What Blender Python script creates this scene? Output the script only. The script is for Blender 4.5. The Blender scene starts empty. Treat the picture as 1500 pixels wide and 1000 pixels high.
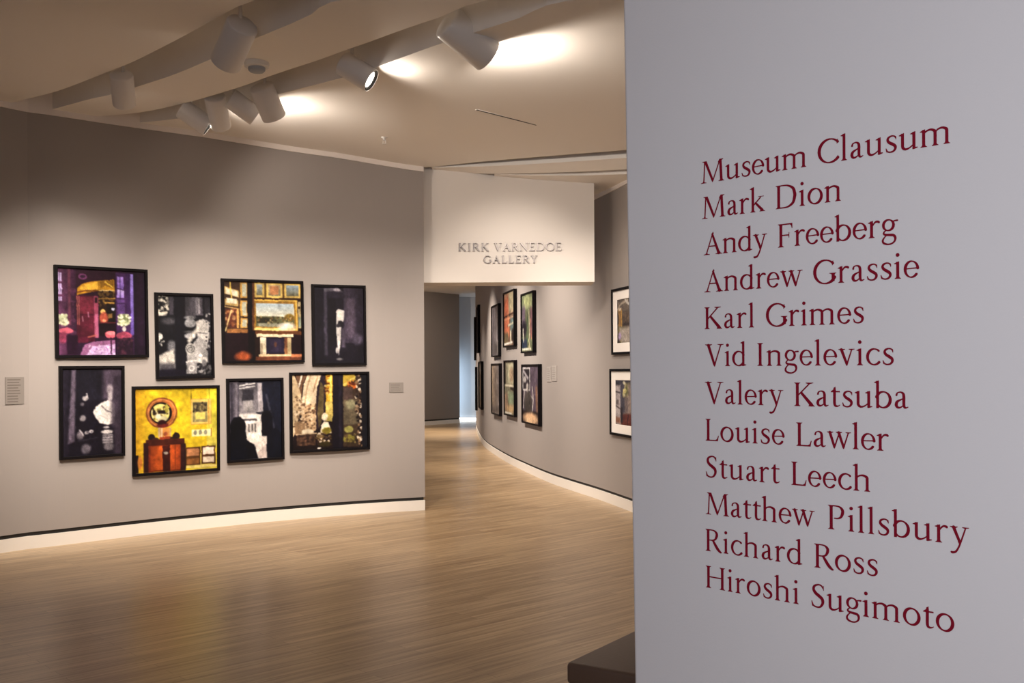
import math
import bpy, bmesh, math, random
import numpy as np
from mathutils import Vector, Matrix

SC = bpy.context.scene
COL = SC.collection
random.seed(7)

# ------------------------------------------------------------------ camera
F = 1500.0            # focal length in pixels of the 1500 x 1000 frame
CX, CY = 750.0, 540.0 # principal point: the level horizon sits 40 px below the middle
ROLL = 0.005
CAMH = 1.55
cam_data = bpy.data.cameras.new('camera')
cam_data.sensor_fit = 'HORIZONTAL'; cam_data.sensor_width = 36.0
cam_data.lens = 36.0 * F / 1500.0
cam_data.shift_y = (CY - 500.0) / 1500.0
cam_data.clip_start = 0.05; cam_data.clip_end = 200.0
cam = bpy.data.objects.new('camera', cam_data); COL.objects.link(cam)
cr, sr = math.cos(ROLL), math.sin(ROLL)
cam.matrix_world = Matrix(((cr, sr, 0, 0), (0, 0, -1, 0), (-sr, cr, 0, CAMH), (0, 0, 0, 1)))
SC.camera = cam

def ray(px, py):                       # direction with unit depth (y = 1)
    a, b = (px - CX) / F, (CY - py) / F
    return (a * cr + b * sr, -a * sr + b * cr)
def at_depth(px, py, d):
    u, v = ray(px, py); return Vector((u * d, d, CAMH + v * d))
def at_z(px, py, z):
    u, v = ray(px, py); d = (z - CAMH) / v; return Vector((u * d, d, z))
def project(p):
    X, Z = p[0] / p[1], (p[2] - CAMH) / p[1]
    return (CX + F * (X * cr - Z * sr), CY - F * (X * sr + Z * cr))

# ------------------------------------------------------------------ exposure, world
SC.view_settings.view_transform = 'Standard'
SC.view_settings.look = 'None'
SC.view_settings.gamma = 1.0
SC.view_settings.use_curve_mapping = False
SC.view_settings.exposure = 0.06
try: SC.cycles.use_denoising = True
except Exception: pass
SC.cycles.max_bounces = 8
SC.cycles.diffuse_bounces = 5
SC.cycles.sample_clamp_indirect = 6.0
world = bpy.data.worlds.new('daylight'); SC.world = world; world.use_nodes = True
wb = world.node_tree.nodes['Background']
wb.inputs[0].default_value = (0.84, 0.84, 1.0, 1); wb.inputs[1].default_value = 0.32   # the lobby's daylight from behind the camera

def lamp(name, kind, loc, power, color=(1, .86, .70), aim=None, size=.06, angle=60, blend=.8, sy=None):
    l = bpy.data.lights.new(name, kind); l.energy = power; l.color = color
    if kind == 'SPOT': l.spot_size = math.radians(angle); l.spot_blend = blend; l.shadow_soft_size = size
    elif kind == 'AREA':
        l.size = size; l.spread = math.radians(angle)
        if sy: l.shape = 'RECTANGLE'; l.size_y = sy
    else: l.shadow_soft_size = size
    o = bpy.data.objects.new(name, l); COL.objects.link(o); o.location = loc
    if aim is not None:
        o.rotation_euler = (Vector(aim) - Vector(loc)).to_track_quat('-Z', 'Y').to_euler()
    return o
WARM = (1.0, .865, .735)
# unseen track spots without fixtures, several added to brighten header, floor and far wall (along the curved wall, down the corridor)
for q, (x, y, tx, ty, tz, p, ang) in enumerate([
    (-3.3, 6.2, -4.5, 9.0, 1.15, 470, 46), (-1.9, 6.4, -3.6, 9.6, 1.4, 520, 47), (-0.6, 7.0, -2.4, 10.5, 1.4, 520, 47), (0.3, 7.6, -1.3, 11.2, 1.3, 400, 46),
    (0.2, 9.6, 0.0, 11.4, 2.3, 120, 70), (0.6, 8.6, 1.25, 11.4, 1.5, 300, 60),
    (-1.5, 12.6, 0.55, 13.6, 1.4, 640, 84), (-1.9, 15.0, 0.05, 16.0, 1.4, 640, 84), (-1.9, 18.5, -0.35, 18.8, 1.5, 560, 66), (-2.2, 23.0, -1.0, 23.5, 1.0, 420, 70),
    (-1.8, 25.5, -1.9, 25.0, 0.0, 900, 80), (-1.2, 9.0, -1.0, 10.2, 0.0, 260, 90), (-2.5, 8.2, -3.0, 9.2, 0.0, 240, 80), (-0.6, 9.2, 1.0, 11.7, 0.1, 200, 60), (-2.9, 24.2, -2.9, 28.5, 1.3, 420, 80), (-1.3, 16.5, -1.2, 17.0, 0.0, 260, 90), (-1.7, 20.5, -1.6, 20.6, 0.0, 300, 90)]):
    lamp('unseen_spot', 'SPOT', (x, y, 3.6), p, WARM, (tx, ty, tz), .08, ang, 1.0)
lamp('lobby_daylight', 'AREA', (-0.5, -2.2, 2.3), 38, (.90, .92, 1.0), (1.6, 2.2, 1.5), 2.4, angle=85, sy=1.8)

# ------------------------------------------------------------------ helpers
def mat(name, color, rough=.6, metal=0.0, coat=0.0, emit=None, strength=0.0, bump=0.0, bscale=60, spec=.5, var=0.0):
    m = bpy.data.materials.new(name); m.use_nodes = True
    nt = m.node_tree; b = nt.nodes['Principled BSDF']
    b.inputs['Base Color'].default_value = (*color, 1); b.inputs['Roughness'].default_value = rough
    b.inputs['Metallic'].default_value = metal; b.inputs['Coat Weight'].default_value = coat
    b.inputs['Specular IOR Level'].default_value = spec
    if emit:
        b.inputs['Emission Color'].default_value = (*emit, 1); b.inputs['Emission Strength'].default_value = strength
    if bump or var:
        tc = nt.nodes.new('ShaderNodeTexCoord'); n = nt.nodes.new('ShaderNodeTexNoise')
        n.inputs['Scale'].default_value = bscale; n.inputs['Detail'].default_value = 4
        nt.links.new(tc.outputs['Object'], n.inputs['Vector'])
        if bump:
            bp = nt.nodes.new('ShaderNodeBump'); bp.inputs['Strength'].default_value = bump; bp.inputs['Distance'].default_value = .002
            nt.links.new(n.outputs['Fac'], bp.inputs['Height']); nt.links.new(bp.outputs['Normal'], b.inputs['Normal'])
        if var:
            n2 = nt.nodes.new('ShaderNodeTexNoise'); n2.inputs['Scale'].default_value = 1.3; n2.inputs['Detail'].default_value = 3
            nt.links.new(tc.outputs['Object'], n2.inputs['Vector'])
            mx = nt.nodes.new('ShaderNodeMixRGB'); mx.inputs[1].default_value = (*[c*(1-var) for c in color], 1); mx.inputs[2].default_value = (*[min(1, c*(1+var)) for c in color], 1)
            nt.links.new(n2.outputs['Fac'], mx.inputs[0]); nt.links.new(mx.outputs[0], b.inputs['Base Color'])
    return m

M = {}
M['grey_wall'] = mat('grey_wall_paint', (.315, .285, .270), .75, bump=.12, bscale=140, var=.02, spec=.3)
M['dark_wall'] = mat('charcoal_wall_paint', (.27, .235, .215), .8, bump=.1, bscale=140, spec=.3)
M['white_wall'] = mat('white_wall_paint', (.67, .645, .645), .7, bump=.15, bscale=160, var=.015, spec=.3)
M['header'] = mat('header_white_paint', (.74, .70, .66), .7, bump=.1, bscale=140, spec=.3)
M['ceiling'] = mat('ceiling_plaster', (.88, .845, .80), .8, bump=.1, bscale=120, spec=.2)
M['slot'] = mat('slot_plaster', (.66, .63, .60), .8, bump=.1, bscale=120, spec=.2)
M['board'] = mat('white_baseboard_paint', (.80, .765, .715), .45)
M['gap'] = mat('black_shadow_gap', (.012, .011, .011), .6)
M['trim'] = mat('pale_ceiling_trim', (.78, .72, .68), .6)
M['lamp'] = mat('lamp_white_metal', (.78, .755, .73), .42)
M['lamp_dark'] = mat('lamp_black_baffle', (.01, .01, .01), .5)
M['lens'] = mat('lamp_lit_lens', (.9, .9, .85), .3, emit=(1.0, .90, .78), strength=22.0)
M['frame'] = mat('black_frame_lacquer', (.005, .004, .005), .5, spec=.10)
M['mat'] = mat('white_picture_mat', (.86, .82, .78), .8)
M['red'] = mat('red_vinyl', (.20, .003, .016), .6, spec=.15)
M['silver'] = mat('brushed_letter_metal', (.19, .172, .168), .36, metal=.9)
M['label'] = mat('grey_label_card', (.21, .188, .172), .6)
M['label_pale'] = mat('pale_label_card', (.37, .34, .32), .6)
M['ink_pale'] = mat('pale_label_ink', (.22, .195, .18), .7)
M['ink'] = mat('label_ink', (.12, .10, .09), .7)
M['leather'] = mat('dark_brown_leather', (.085, .050, .034), .42, bump=.3, bscale=90)
M['steel'] = mat('brushed_steel', (.55, .55, .55), .35, metal=1)
M['plastic'] = mat('off_white_plastic', (.72, .70, .68), .5)
M['plastic_grey'] = mat('grey_plastic', (.34, .36, .40), .5)
M['pane'] = mat('lit_frosted_pane', (.8, .85, .9), .6, emit=(.62, .80, 1.0), strength=4.0)
M['strip_glow'] = mat('glowing_base_strip', (.9, .9, .9), .6, emit=(.92, .96, 1.0), strength=2.2)  # emission stands in for daylight at the back wall's foot
M['blue_wall'] = mat('pale_corridor_paint', (.60, .62, .64), .7)

def floor_mat():
    m = bpy.data.materials.new('oak_plank_floor'); m.use_nodes = True
    nt = m.node_tree; N = nt.nodes; L = nt.links; b = N['Principled BSDF']
    tc = N.new('ShaderNodeTexCoord'); mp = N.new('ShaderNodeMapping')
    mp.inputs['Rotation'].default_value = (0, 0, math.radians(-43)); L.new(tc.outputs['Object'], mp.inputs['Vector'])
    br = N.new('ShaderNodeTexBrick'); br.inputs['Scale'].default_value = 1.0
    br.inputs['Brick Width'].default_value = 1.15; br.inputs['Row Height'].default_value = .075
    br.inputs['Mortar Size'].default_value = .0012; br.inputs['Mortar Smooth'].default_value = .3; br.offset = .37
    br.inputs['Color1'].default_value = (.40, .275, .150, 1); br.inputs['Color2'].default_value = (.53, .385, .225, 1); br.inputs['Mortar'].default_value = (.16, .095, .05, 1)
    L.new(mp.outputs[0], br.inputs['Vector'])
    mp2 = N.new('ShaderNodeMapping'); mp2.inputs['Scale'].default_value = (1.6, 34, 1); L.new(mp.outputs[0], mp2.inputs['Vector'])
    n = N.new('ShaderNodeTexNoise'); n.inputs['Scale'].default_value = 1.0; n.inputs['Detail'].default_value = 5; L.new(mp2.outputs[0], n.inputs['Vector'])
    rp = N.new('ShaderNodeValToRGB'); rp.color_ramp.elements[0].position = .30; rp.color_ramp.elements[0].color = (.52, .46, .40, 1); rp.color_ramp.elements[1].position = .62; rp.color_ramp.elements[1].color = (1, 1, 1, 1)
    L.new(n.outputs['Fac'], rp.inputs[0])
    mx = N.new('ShaderNodeMixRGB'); mx.blend_type = 'MULTIPLY'; mx.inputs[0].default_value = .9
    L.new(br.outputs['Color'], mx.inputs[1]); L.new(rp.outputs[0], mx.inputs[2]); L.new(mx.outputs[0], b.inputs['Base Color'])
    b.inputs['Roughness'].default_value = .30; b.inputs['Specular IOR Level'].default_value = .48
    bp = N.new('ShaderNodeBump'); bp.inputs['Strength'].default_value = .12; bp.inputs['Distance'].default_value = .002
    L.new(n.outputs['Fac'], bp.inputs['Height']); L.new(bp.outputs[0], b.inputs['Normal'])
    return m
M['floor'] = floor_mat()

def link(name, me, m=None, parent=None):
    o = bpy.data.objects.new(name, me); COL.objects.link(o)
    if m is not None and not me.materials:
        for q in (m if isinstance(m, (list, tuple)) else [m]): me.materials.append(q)
    if parent: o.parent = parent
    return o
def mesh_of(name, verts, faces, m, parent=None, smooth=False):
    me = bpy.data.meshes.new(name); me.from_pydata([tuple(v) for v in verts], [], faces); me.update()
    if smooth:
        for p in me.polygons: p.use_smooth = True
    return link(name, me, m, parent)
def bm_obj(name, bm, m, parent=None, smooth=False):
    bmesh.ops.recalc_face_normals(bm, faces=bm.faces)
    me = bpy.data.meshes.new(name); bm.to_mesh(me); bm.free()
    if smooth:
        for p in me.polygons: p.use_smooth = True
    return link(name, me, m, parent)
def add_box(bm, lo, hi, bevel=0.0, seg=2, mtx=None):
    vs = [bm.verts.new((x, y, z)) for z in (lo[2], hi[2]) for y in (lo[1], hi[1]) for x in (lo[0], hi[0])]
    fs = [(0, 2, 3, 1), (4, 5, 7, 6), (0, 1, 5, 4), (2, 6, 7, 3), (0, 4, 6, 2), (1, 3, 7, 5)]
    ff = [bm.faces.new([vs[i] for i in f]) for f in fs]
    geo = vs
    if bevel:
        es = list({e for f in ff for e in f.edges})
        r = bmesh.ops.bevel(bm, geom=es, offset=bevel, segments=seg, affect='EDGES', profile=.5)
        geo = list({v for f in r['faces'] for v in f.verts} | {v for v in vs if v.is_valid})
    if mtx: bmesh.ops.transform(bm, matrix=mtx, verts=geo)
def add_lathe(bm, prof, mtx=None, seg=40):          # prof: (radius, z) pairs
    rings = []
    for r, z in prof:
        if r < 1e-6: rings.append([bm.verts.new((0, 0, z))])
        else: rings.append([bm.verts.new((r*math.cos(2*math.pi*k/seg), r*math.sin(2*math.pi*k/seg), z)) for k in range(seg)])
    for a, b in zip(rings[:-1], rings[1:]):
        for k in range(seg):
            k2 = (k+1) % seg
            if len(a) == 1 and len(b) == 1: continue
            if len(a) == 1: bm.faces.new((a[0], b[k], b[k2]))
            elif len(b) == 1: bm.faces.new((a[k], b[0], a[k2]))
            else: bm.faces.new((a[k], b[k], b[k2], a[k2]))
    if mtx: bmesh.ops.transform(bm, matrix=mtx, verts=[v for r in rings for v in r])
def thing(name, label, cat, loc=(0, 0, 0), group=None):
    o = bpy.data.objects.new(name, None); COL.objects.link(o); o.location = loc; o.empty_display_size = .1
    tag(o, label, cat, group); return o
def tag(o, label, cat, group=None):
    o['label'] = label; o['category'] = cat
    if group: o['group'] = group
    return o
def struct(o):
    o['kind'] = 'structure'; return o
def at(o, loc):                          # put a mesh built in world coordinates under a thing placed at loc
    o.location = -Vector(loc); return o

class Curve2:                            # plan curve through points, sampled finely
    def __init__(s, pts, n=24):
        P = [Vector((p[0], p[1])) for p in pts]
        P = [2*P[0]-P[1]] + P + [2*P[-1]-P[-2]]
        out = []
        for i in range(1, len(P)-2):
            a, b, c, d = P[i-1], P[i], P[i+1], P[i+2]
            for k in range(n):
                t = k/n
                out.append(.5*((2*b)+(c-a)*t+(2*a-5*b+4*c-d)*t*t+(3*b-a-3*c+d)*t**3))
        out.append(P[-2]); s.p = out
        s.l = [0.0]
        for a, b in zip(out[:-1], out[1:]): s.l.append(s.l[-1]+(b-a).length)
    def pos(s, t):
        t = min(max(t, 0), s.l[-1]-1e-6)
        lo = max(i for i in range(len(s.l)) if s.l[i] <= t) if False else int(np.searchsorted(s.l, t, side='right'))-1
        lo = min(lo, len(s.p)-2)
        k = (t-s.l[lo])/(s.l[lo+1]-s.l[lo]); return s.p[lo].lerp(s.p[lo+1], k)
    def tan(s, t):
        d = s.pos(t+.03)-s.pos(t-.03); return d.normalized()
    def find(s, px, lo=None, hi=None, key=None):       # first parameter whose point lies at picture column px
        lo = 0 if lo is None else lo; hi = s.l[-1] if hi is None else hi
        f = key or (lambda t: project((*s.pos(t), CAMH))[0])
        a = lo; fa = f(a)-px; n = 400
        for i in range(1, n+1):
            b = lo+(hi-lo)*i/n; fb = f(b)-px
            if fa*fb <= 0:
                for _ in range(30):
                    m_ = (a+b)/2; fm = f(m_)-px
                    if fa*fm <= 0: b = m_
                    else: a, fa = m_, fm
                return (a+b)/2
            a, fa = b, fb
        return hi
# ---- lettering: every letter is drawn from pen strokes and small polygons in 1/1000 em ----
def g_arc(cx, cy, rx, ry, a0, a1, thin, thick, tilt=-18, n=22, p=1.3):
    pts = []
    for i in range(n + 1):
        t = math.radians(a0 + (a1 - a0) * i / n)
        k = abs(math.cos(t - math.radians(tilt))) ** p
        pts.append((cx + rx * math.cos(t), cy + ry * math.sin(t), thin + (thick - thin) * k))
    return ('R', pts)
def g_s(*pts): return ('S', list(pts))
def g_l(*pts): return ('R', list(pts))
def g_p(*pts): return ('P', list(pts))
def g_ser(x, y, w, L=48, up=1, R=None):
    R = L if R is None else R; h = w / 2.0
    return g_p((x-h-L, y), (x+h+R, y), (x+h+R, y+15*up), (x+h+14, y+27*up), (x+h, y+58*up), (x-h, y+58*up), (x-h-14, y+27*up), (x-h-L, y+15*up))
def g_stem(x, y0, y1, w): return g_p((x-w/2, y0), (x+w/2, y0), (x+w/2, y1), (x-w/2, y1))
def g_head(x, h, w): return g_p((x-w/2-58, h-50), (x-w/2-58, h-36), (x+w/2-6, h+10), (x+w/2, h+10), (x+w/2, h-110), (x-w/2, h-110), (x-w/2, h-62))
def g_cstem(x, w=84, L=50, h=650): return [g_stem(x, 0, h, w), g_ser(x, 0, w, L), g_ser(x, h, w, L, -1)]
def g_lstem(x, h, w=76, L=46): return [g_stem(x, 0, h, w), g_ser(x, 0, w, L), g_head(x, h, w)]
def g_beak(x, y, dx, dy): return g_p((x, y), (x+dx*0.25, y+dy), (x-dx*0.35, y+dy*0.9), (x-dx*1.1, y))
def glyph_table():
    T = {}
    def arch(x0, x1, w=76, h=440):
        m = (x0 + x1) / 2
        return [g_s((x0+10, 330, 26), (x0+70, 392, 40), (m+35, h-25, 52), (x1-12, h-70, 72), (x1, 300, w), (x1, 150, w), (x1, 40, w)), g_stem(x1, 0, 120, w), g_ser(x1, 0, w, 44)]
    T['a'] = (432, [g_s((92, 345, 52), (112, 398, 36), (190, 424, 34), (258, 396, 58), (286, 325, 74), (286, 130, 74), (300, 48, 62), (340, 26, 42), (396, 46, 22)),
                    g_s((286, 262, 30), (200, 228, 40), (112, 178, 66), (84, 105, 80), (108, 44, 62), (160, 26, 50), (220, 46, 34), (286, 96, 26))])
    T['b'] = (520, [g_stem(108, 0, 710, 74), g_head(108, 710, 74), g_arc(262, 222, 190, 205, -140, 160, 34, 82, -14)] )
    T['c'] = (420, [g_arc(246, 218, 186, 205, 48, 316, 34, 78, -12), g_s((370, 366, 40), (356, 392, 36), (330, 408, 26)), g_s((372, 70, 26), (395, 92, 18))])
    T['d'] = (530, [g_stem(400, 20, 710, 74), g_head(400, 710, 74), g_arc(248, 218, 188, 205, 30, 322, 34, 80, -12), g_p((363, 0), (400, -4), (500, 26), (500, 44), (437, 50), (437, 90), (363, 90))])
    T['e'] = (430, [g_arc(218, 220, 166, 203, 6, 318, 32, 76, -14), g_l((76, 236, 30), (366, 244, 32)), g_s((340, 78, 28), (372, 106, 16))])
    T['g'] = (470, [g_arc(212, 290, 138, 138, 0, 360, 32, 72, -14), g_s((150, 164, 26), (92, 118, 38), (86, 76, 48), (140, 48, 56), (250, 34, 64), (350, 18, 66), (396, -48, 62), (372, -140, 46), (280, -196, 40), (170, -198, 44), (80, -158, 54), (58, -96, 50), (92, -30, 36), (150, 24, 28)),
                    g_s((318, 366, 28), (380, 388, 38), (452, 392, 44))])
    T['h'] = (548, g_lstem(108, 710) + arch(108, 414))
    T['i'] = (256, g_lstem(122, 436) + [g_l((120, 610, 96), (121, 610, 96))])
    T['k'] = (520, g_lstem(108, 710) + [g_l((146, 208, 32), (360, 402, 34)), g_p((290, 420), (470, 420), (470, 437), (290, 437)), g_l((200, 255, 60), (420, 40, 78)), g_p((330, 0), (512, 0), (512, 16), (450, 34), (380, 90), (355, 20), (330, 16))])
    T['l'] = (252, g_lstem(120, 710))
    T['m'] = (832, g_lstem(114, 436) + arch(114, 404) + arch(404, 696))
    T['n'] = (548, g_lstem(112, 436) + arch(112, 418))
    T['o'] = (508, [g_arc(254, 218, 190, 205, 0, 360, 36, 82, -18, 36)])
    T['r'] = (362, g_lstem(114, 436) + [g_s((140, 310, 26), (190, 380, 40), (245, 414, 52), (300, 408, 60), (318, 394, 56))])
    T['s'] = (368, [g_s((308, 362, 30), (270, 412, 34), (190, 424, 40), (110, 388, 56), (92, 322, 66), (140, 262, 74), (220, 214, 78), (288, 160, 74), (296, 92, 64), (246, 32, 48), (160, 16, 38), (84, 42, 36), (52, 100, 26)), g_l((308, 402, 18), (312, 330, 18)), g_l((48, 120, 18), (62, 36, 18))])
    T['t'] = (326, [g_s((146, 500, 60), (144, 420, 74), (142, 250, 76), (142, 120, 76), (158, 48, 66), (206, 24, 48), (262, 34, 30), (300, 58, 16)), g_p((30, 396), (300, 396), (300, 432), (60, 432)), g_p((30, 396), (106, 396), (180, 540), (165, 545), (110, 470), (40, 420))])
    T['u'] = (540, [g_stem(112, 120, 436, 76), g_head(112, 436, 76), g_s((112, 180, 76), (118, 80, 72), (172, 30, 60), (240, 28, 46), (320, 62, 34), (392, 118, 26)), g_stem(410, 20, 436, 76), g_head(410, 436, 76), g_p((372, 0), (410, -4), (510, 26), (510, 44), (448, 50), (448, 90), (372, 90))])
    T['v'] = (478, [g_l((92, 420, 78), (245, 40, 66)), g_l((390, 420, 32), (256, 40, 40)), g_p((8, 437), (8, 421), (50, 405), (160, 405), (196, 421), (196, 437)), g_p((306, 437), (306, 421), (350, 408), (410, 408), (470, 421), (470, 437)), g_p((200, 60), (235, -12), (258, -12), (290, 70))])
    T['w'] = (716, [g_l((92, 420, 76), (222, 40, 64)), g_l((372, 420, 32), (236, 40, 38)), g_l((352, 420, 76), (490, 40, 64)), g_l((632, 420, 32), (500, 40, 38)), g_p((8, 437), (8, 421), (50, 405), (160, 405), (190, 421), (190, 437)), g_p((270, 437), (270, 421), (310, 405), (410, 405), (450, 421), (450, 437)), g_p((552, 437), (552, 421), (590, 408), (650, 408), (710, 421), (710, 437)), g_p((184, 60), (212, -12), (236, -12), (268, 70)), g_p((452, 60), (480, -12), (504, -12), (536, 70))])
    T['y'] = (480, [g_l((96, 420, 76), (248, 60, 62)), g_s((392, 420, 32), (262, 40, 40), (196, -110, 44), (140, -186, 52), (70, -206, 58), (46, -198, 50)), g_p((8, 437), (8, 421), (50, 405), (160, 405), (198, 421), (198, 437)), g_p((306, 437), (306, 421), (350, 408), (410, 408), (472, 421), (472, 437)), g_p((200, 80), (236, -10), (262, 0), (296, 90))])
    T['A'] = (690, [g_l((330, 600, 60), (556, 30, 88)), g_l((346, 640, 30), (118, 30, 36)), g_p((300, 610), (362, 672), (382, 610)), g_p((192, 232), (478, 232), (465, 268), (205, 268)), g_p((14, 0), (236, 0), (236, 15), (160, 32), (128, 70), (86, 32), (14, 15)), g_p((440, 0), (682, 0), (682, 15), (620, 34), (590, 90), (510, 70), (510, 32), (440, 15))])
    T['C'] = (660, [g_arc(372, 324, 318, 316, 42, 318, 36, 92, -10), g_p((598, 612), (574, 486), (592, 484), (614, 606)), g_p((600, 60), (622, 168), (605, 172), (572, 96))])
    T['D'] = (735, g_cstem(128) + [g_s((100, 634, 32), (280, 636, 34), (430, 616, 48), (580, 530, 78), (634, 380, 92), (632, 290, 92), (580, 130, 78), (440, 36, 50), (300, 16, 36), (100, 18, 32))])
    T['E'] = (560, g_cstem(128) + [g_p((120, 650), (500, 650), (496, 514), (478, 514), (462, 590), (420, 614), (120, 614)), g_p((120, 0), (500, 0), (532, 152), (514, 156), (476, 64), (420, 36), (120, 36)), g_p((150, 318), (400, 318), (400, 352), (150, 352)), g_p((392, 260), (408, 260), (414, 410), (396, 410))])
    T['F'] = (530, g_cstem(128) + [g_p((120, 650), (490, 650), (492, 510), (474, 508), (456, 588), (414, 614), (120, 614)), g_p((150, 312), (380, 312), (380, 346), (150, 346)), g_p((374, 252), (390, 252), (396, 404), (378, 404))])
    T['G'] = (712, [g_arc(372, 324, 318, 316, 44, 330, 36, 92, -10), g_p((592, 616), (570, 490), (588, 486), (612, 610)), g_stem(604, 60, 280, 84), g_ser(604, 286, 84, 70, -1, 50), g_s((604, 90, 60), (560, 44, 40), (480, 20, 34))])
    T['H'] = (752, g_cstem(130) + g_cstem(622) + [g_p((150, 316), (600, 316), (600, 352), (150, 352))])
    T['I'] = (340, g_cstem(170))
    T['K'] = (660, g_cstem(128) + [g_l((170, 316, 34), (500, 618, 36)), g_p((392, 650), (620, 650), (620, 635), (540, 616), (440, 616), (392, 635)), g_l((250, 370, 70), (560, 44, 96)), g_p((470, 0), (662, 0), (662, 15), (630, 26), (570, 100), (500, 60))])
    T['L'] = (520, g_cstem(128) + [g_p((120, 0), (470, 0), (504, 160), (486, 164), (446, 66), (392, 36), (120, 36))])
    T['M'] = (870, [g_l((150, 620, 36), (116, 30, 38)), g_ser(112, 0, 38, 78), g_p((70, 650), (70, 635), (130, 616), (230, 650)), g_l((190, 612, 80), (430, 60, 68)), g_l((694, 640, 30), (446, 50, 34)), g_stem(726, 0, 650, 0.1), g_l((712, 600, 84), (742, 40, 86)), g_p((620, 560), (680, 650), (810, 650), (810, 635), (756, 612), (730, 560)), g_ser(744, 0, 86, 58), g_p((388, 80), (422, 0), (436, 0), (480, 90)), g_p((90, 650), (212, 650), (240, 580), (150, 580))])
    T['N'] = (740, [g_l((130, 600, 38), (130, 20, 38)), g_ser(130, 0, 38, 76), g_l((620, 640, 38), (620, 30, 38)), g_ser(620, 650, 38, 76, -1), g_l((150, 600, 84), (606, 44, 76)), g_p((40, 650), (180, 650), (210, 560), (120, 560), (110, 612), (40, 635)), g_p((560, 90), (618, -12), (638, -12), (638, 120))])
    T['O'] = (745, [g_arc(372, 324, 318, 316, 0, 360, 40, 94, -14, 40)])
    T['P'] = (560, g_cstem(128) + [g_s((100, 634, 32), (270, 636, 34), (380, 616, 48), (456, 540, 80), (458, 450, 86), (410, 350, 64), (320, 306, 40), (220, 304, 30))])
    T['R'] = (612, g_cstem(128) + [g_s((100, 634, 32), (260, 636, 34), (360, 616, 46), (430, 550, 76), (432, 470, 82), (386, 378, 60), (300, 336, 40), (150, 332, 30)), g_s((300, 330, 60), (380, 210, 82), (470, 90, 86), (560, 14, 60), (606, 4, 22))])
    T['S'] = (480, [g_s((402, 540, 30), (340, 618, 38), (250, 632, 44), (140, 584, 64), (112, 490, 78), (168, 400, 86), (270, 332, 90), (368, 256, 88), (384, 150, 78), (318, 46, 54), (220, 18, 42), (110, 48, 40), (62, 138, 28)), g_l((402, 612, 20), (410, 500, 18)), g_l((54, 170, 18), (76, 40, 22))])
    T['V'] = (670, [g_l((120, 620, 92), (330, 50, 70)), g_l((560, 626, 34), (346, 50, 40)), g_p((4, 650), (4, 635), (70, 612), (190, 612), (250, 635), (250, 650)), g_p((446, 650), (446, 635), (520, 616), (590, 616), (664, 635), (664, 650)), g_p((280, 90), (326, -14), (350, -14), (390, 100))])
    T['Y'] = (620, [g_l((120, 620, 86), (310, 310, 76)), g_l((520, 626, 34), (322, 300, 38)), g_stem(312, 0, 320, 84), g_ser(312, 0, 84, 54), g_p((4, 650), (4, 635), (70, 612), (190, 612), (240, 635), (240, 650)), g_p((416, 650), (416, 635), (480, 616), (546, 616), (618, 635), (618, 650))])
    return T
def g_catmull(pts, n=9):
    P = [np.array(p, float) for p in pts]
    P = [2*P[0]-P[1]] + P + [2*P[-1]-P[-2]]
    out = []
    for i in range(1, len(P)-2):
        a, b, c, d = P[i-1], P[i], P[i+1], P[i+2]
        for k in range(n):
            t = k / n
            out.append(0.5*((2*b)+(-a+c)*t+(2*a-5*b+4*c-d)*t*t+(-a+3*b-3*c+d)*t**3))
    out.append(P[-2])
    return out
G_STEP = 9.0
def glyph_field(shapes, adv):
    xs = np.arange(-90, adv + 100, G_STEP); ys = np.arange(-270, 770, G_STEP)
    X, Y = np.meshgrid(xs, ys); F = np.full(X.shape, -60.0)
    for kind, pts in shapes:
        if kind == 'P':
            n = len(pts); D = np.full(X.shape, 1e9); inside = np.zeros(X.shape, bool)
            for i in range(n):
                (x0, y0), (x1, y1) = pts[i], pts[(i+1) % n]
                dx, dy = x1-x0, y1-y0; L2 = dx*dx+dy*dy + 1e-9
                t = np.clip(((X-x0)*dx+(Y-y0)*dy)/L2, 0, 1)
                D = np.minimum(D, np.hypot(X-x0-t*dx, Y-y0-t*dy))
                if y0 != y1:
                    c = ((y0 > Y) != (y1 > Y)) & (X < (x1-x0)*(Y-y0)/(y1-y0)+x0)
                    inside ^= c
            F = np.maximum(F, np.where(inside, D, -D))
        else:
            P = g_catmull(pts) if kind == 'S' else [np.array(p, float) for p in pts]
            for a, b in zip(P[:-1], P[1:]):
                dx, dy = b[0]-a[0], b[1]-a[1]; L2 = dx*dx+dy*dy+1e-9
                t = np.clip(((X-a[0])*dx+(Y-a[1])*dy)/L2, 0, 1)
                F = np.maximum(F, (a[2]+(b[2]-a[2])*t)/2 - np.hypot(X-a[0]-t*dx, Y-a[1]-t*dy))
    return xs, ys, F
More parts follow.
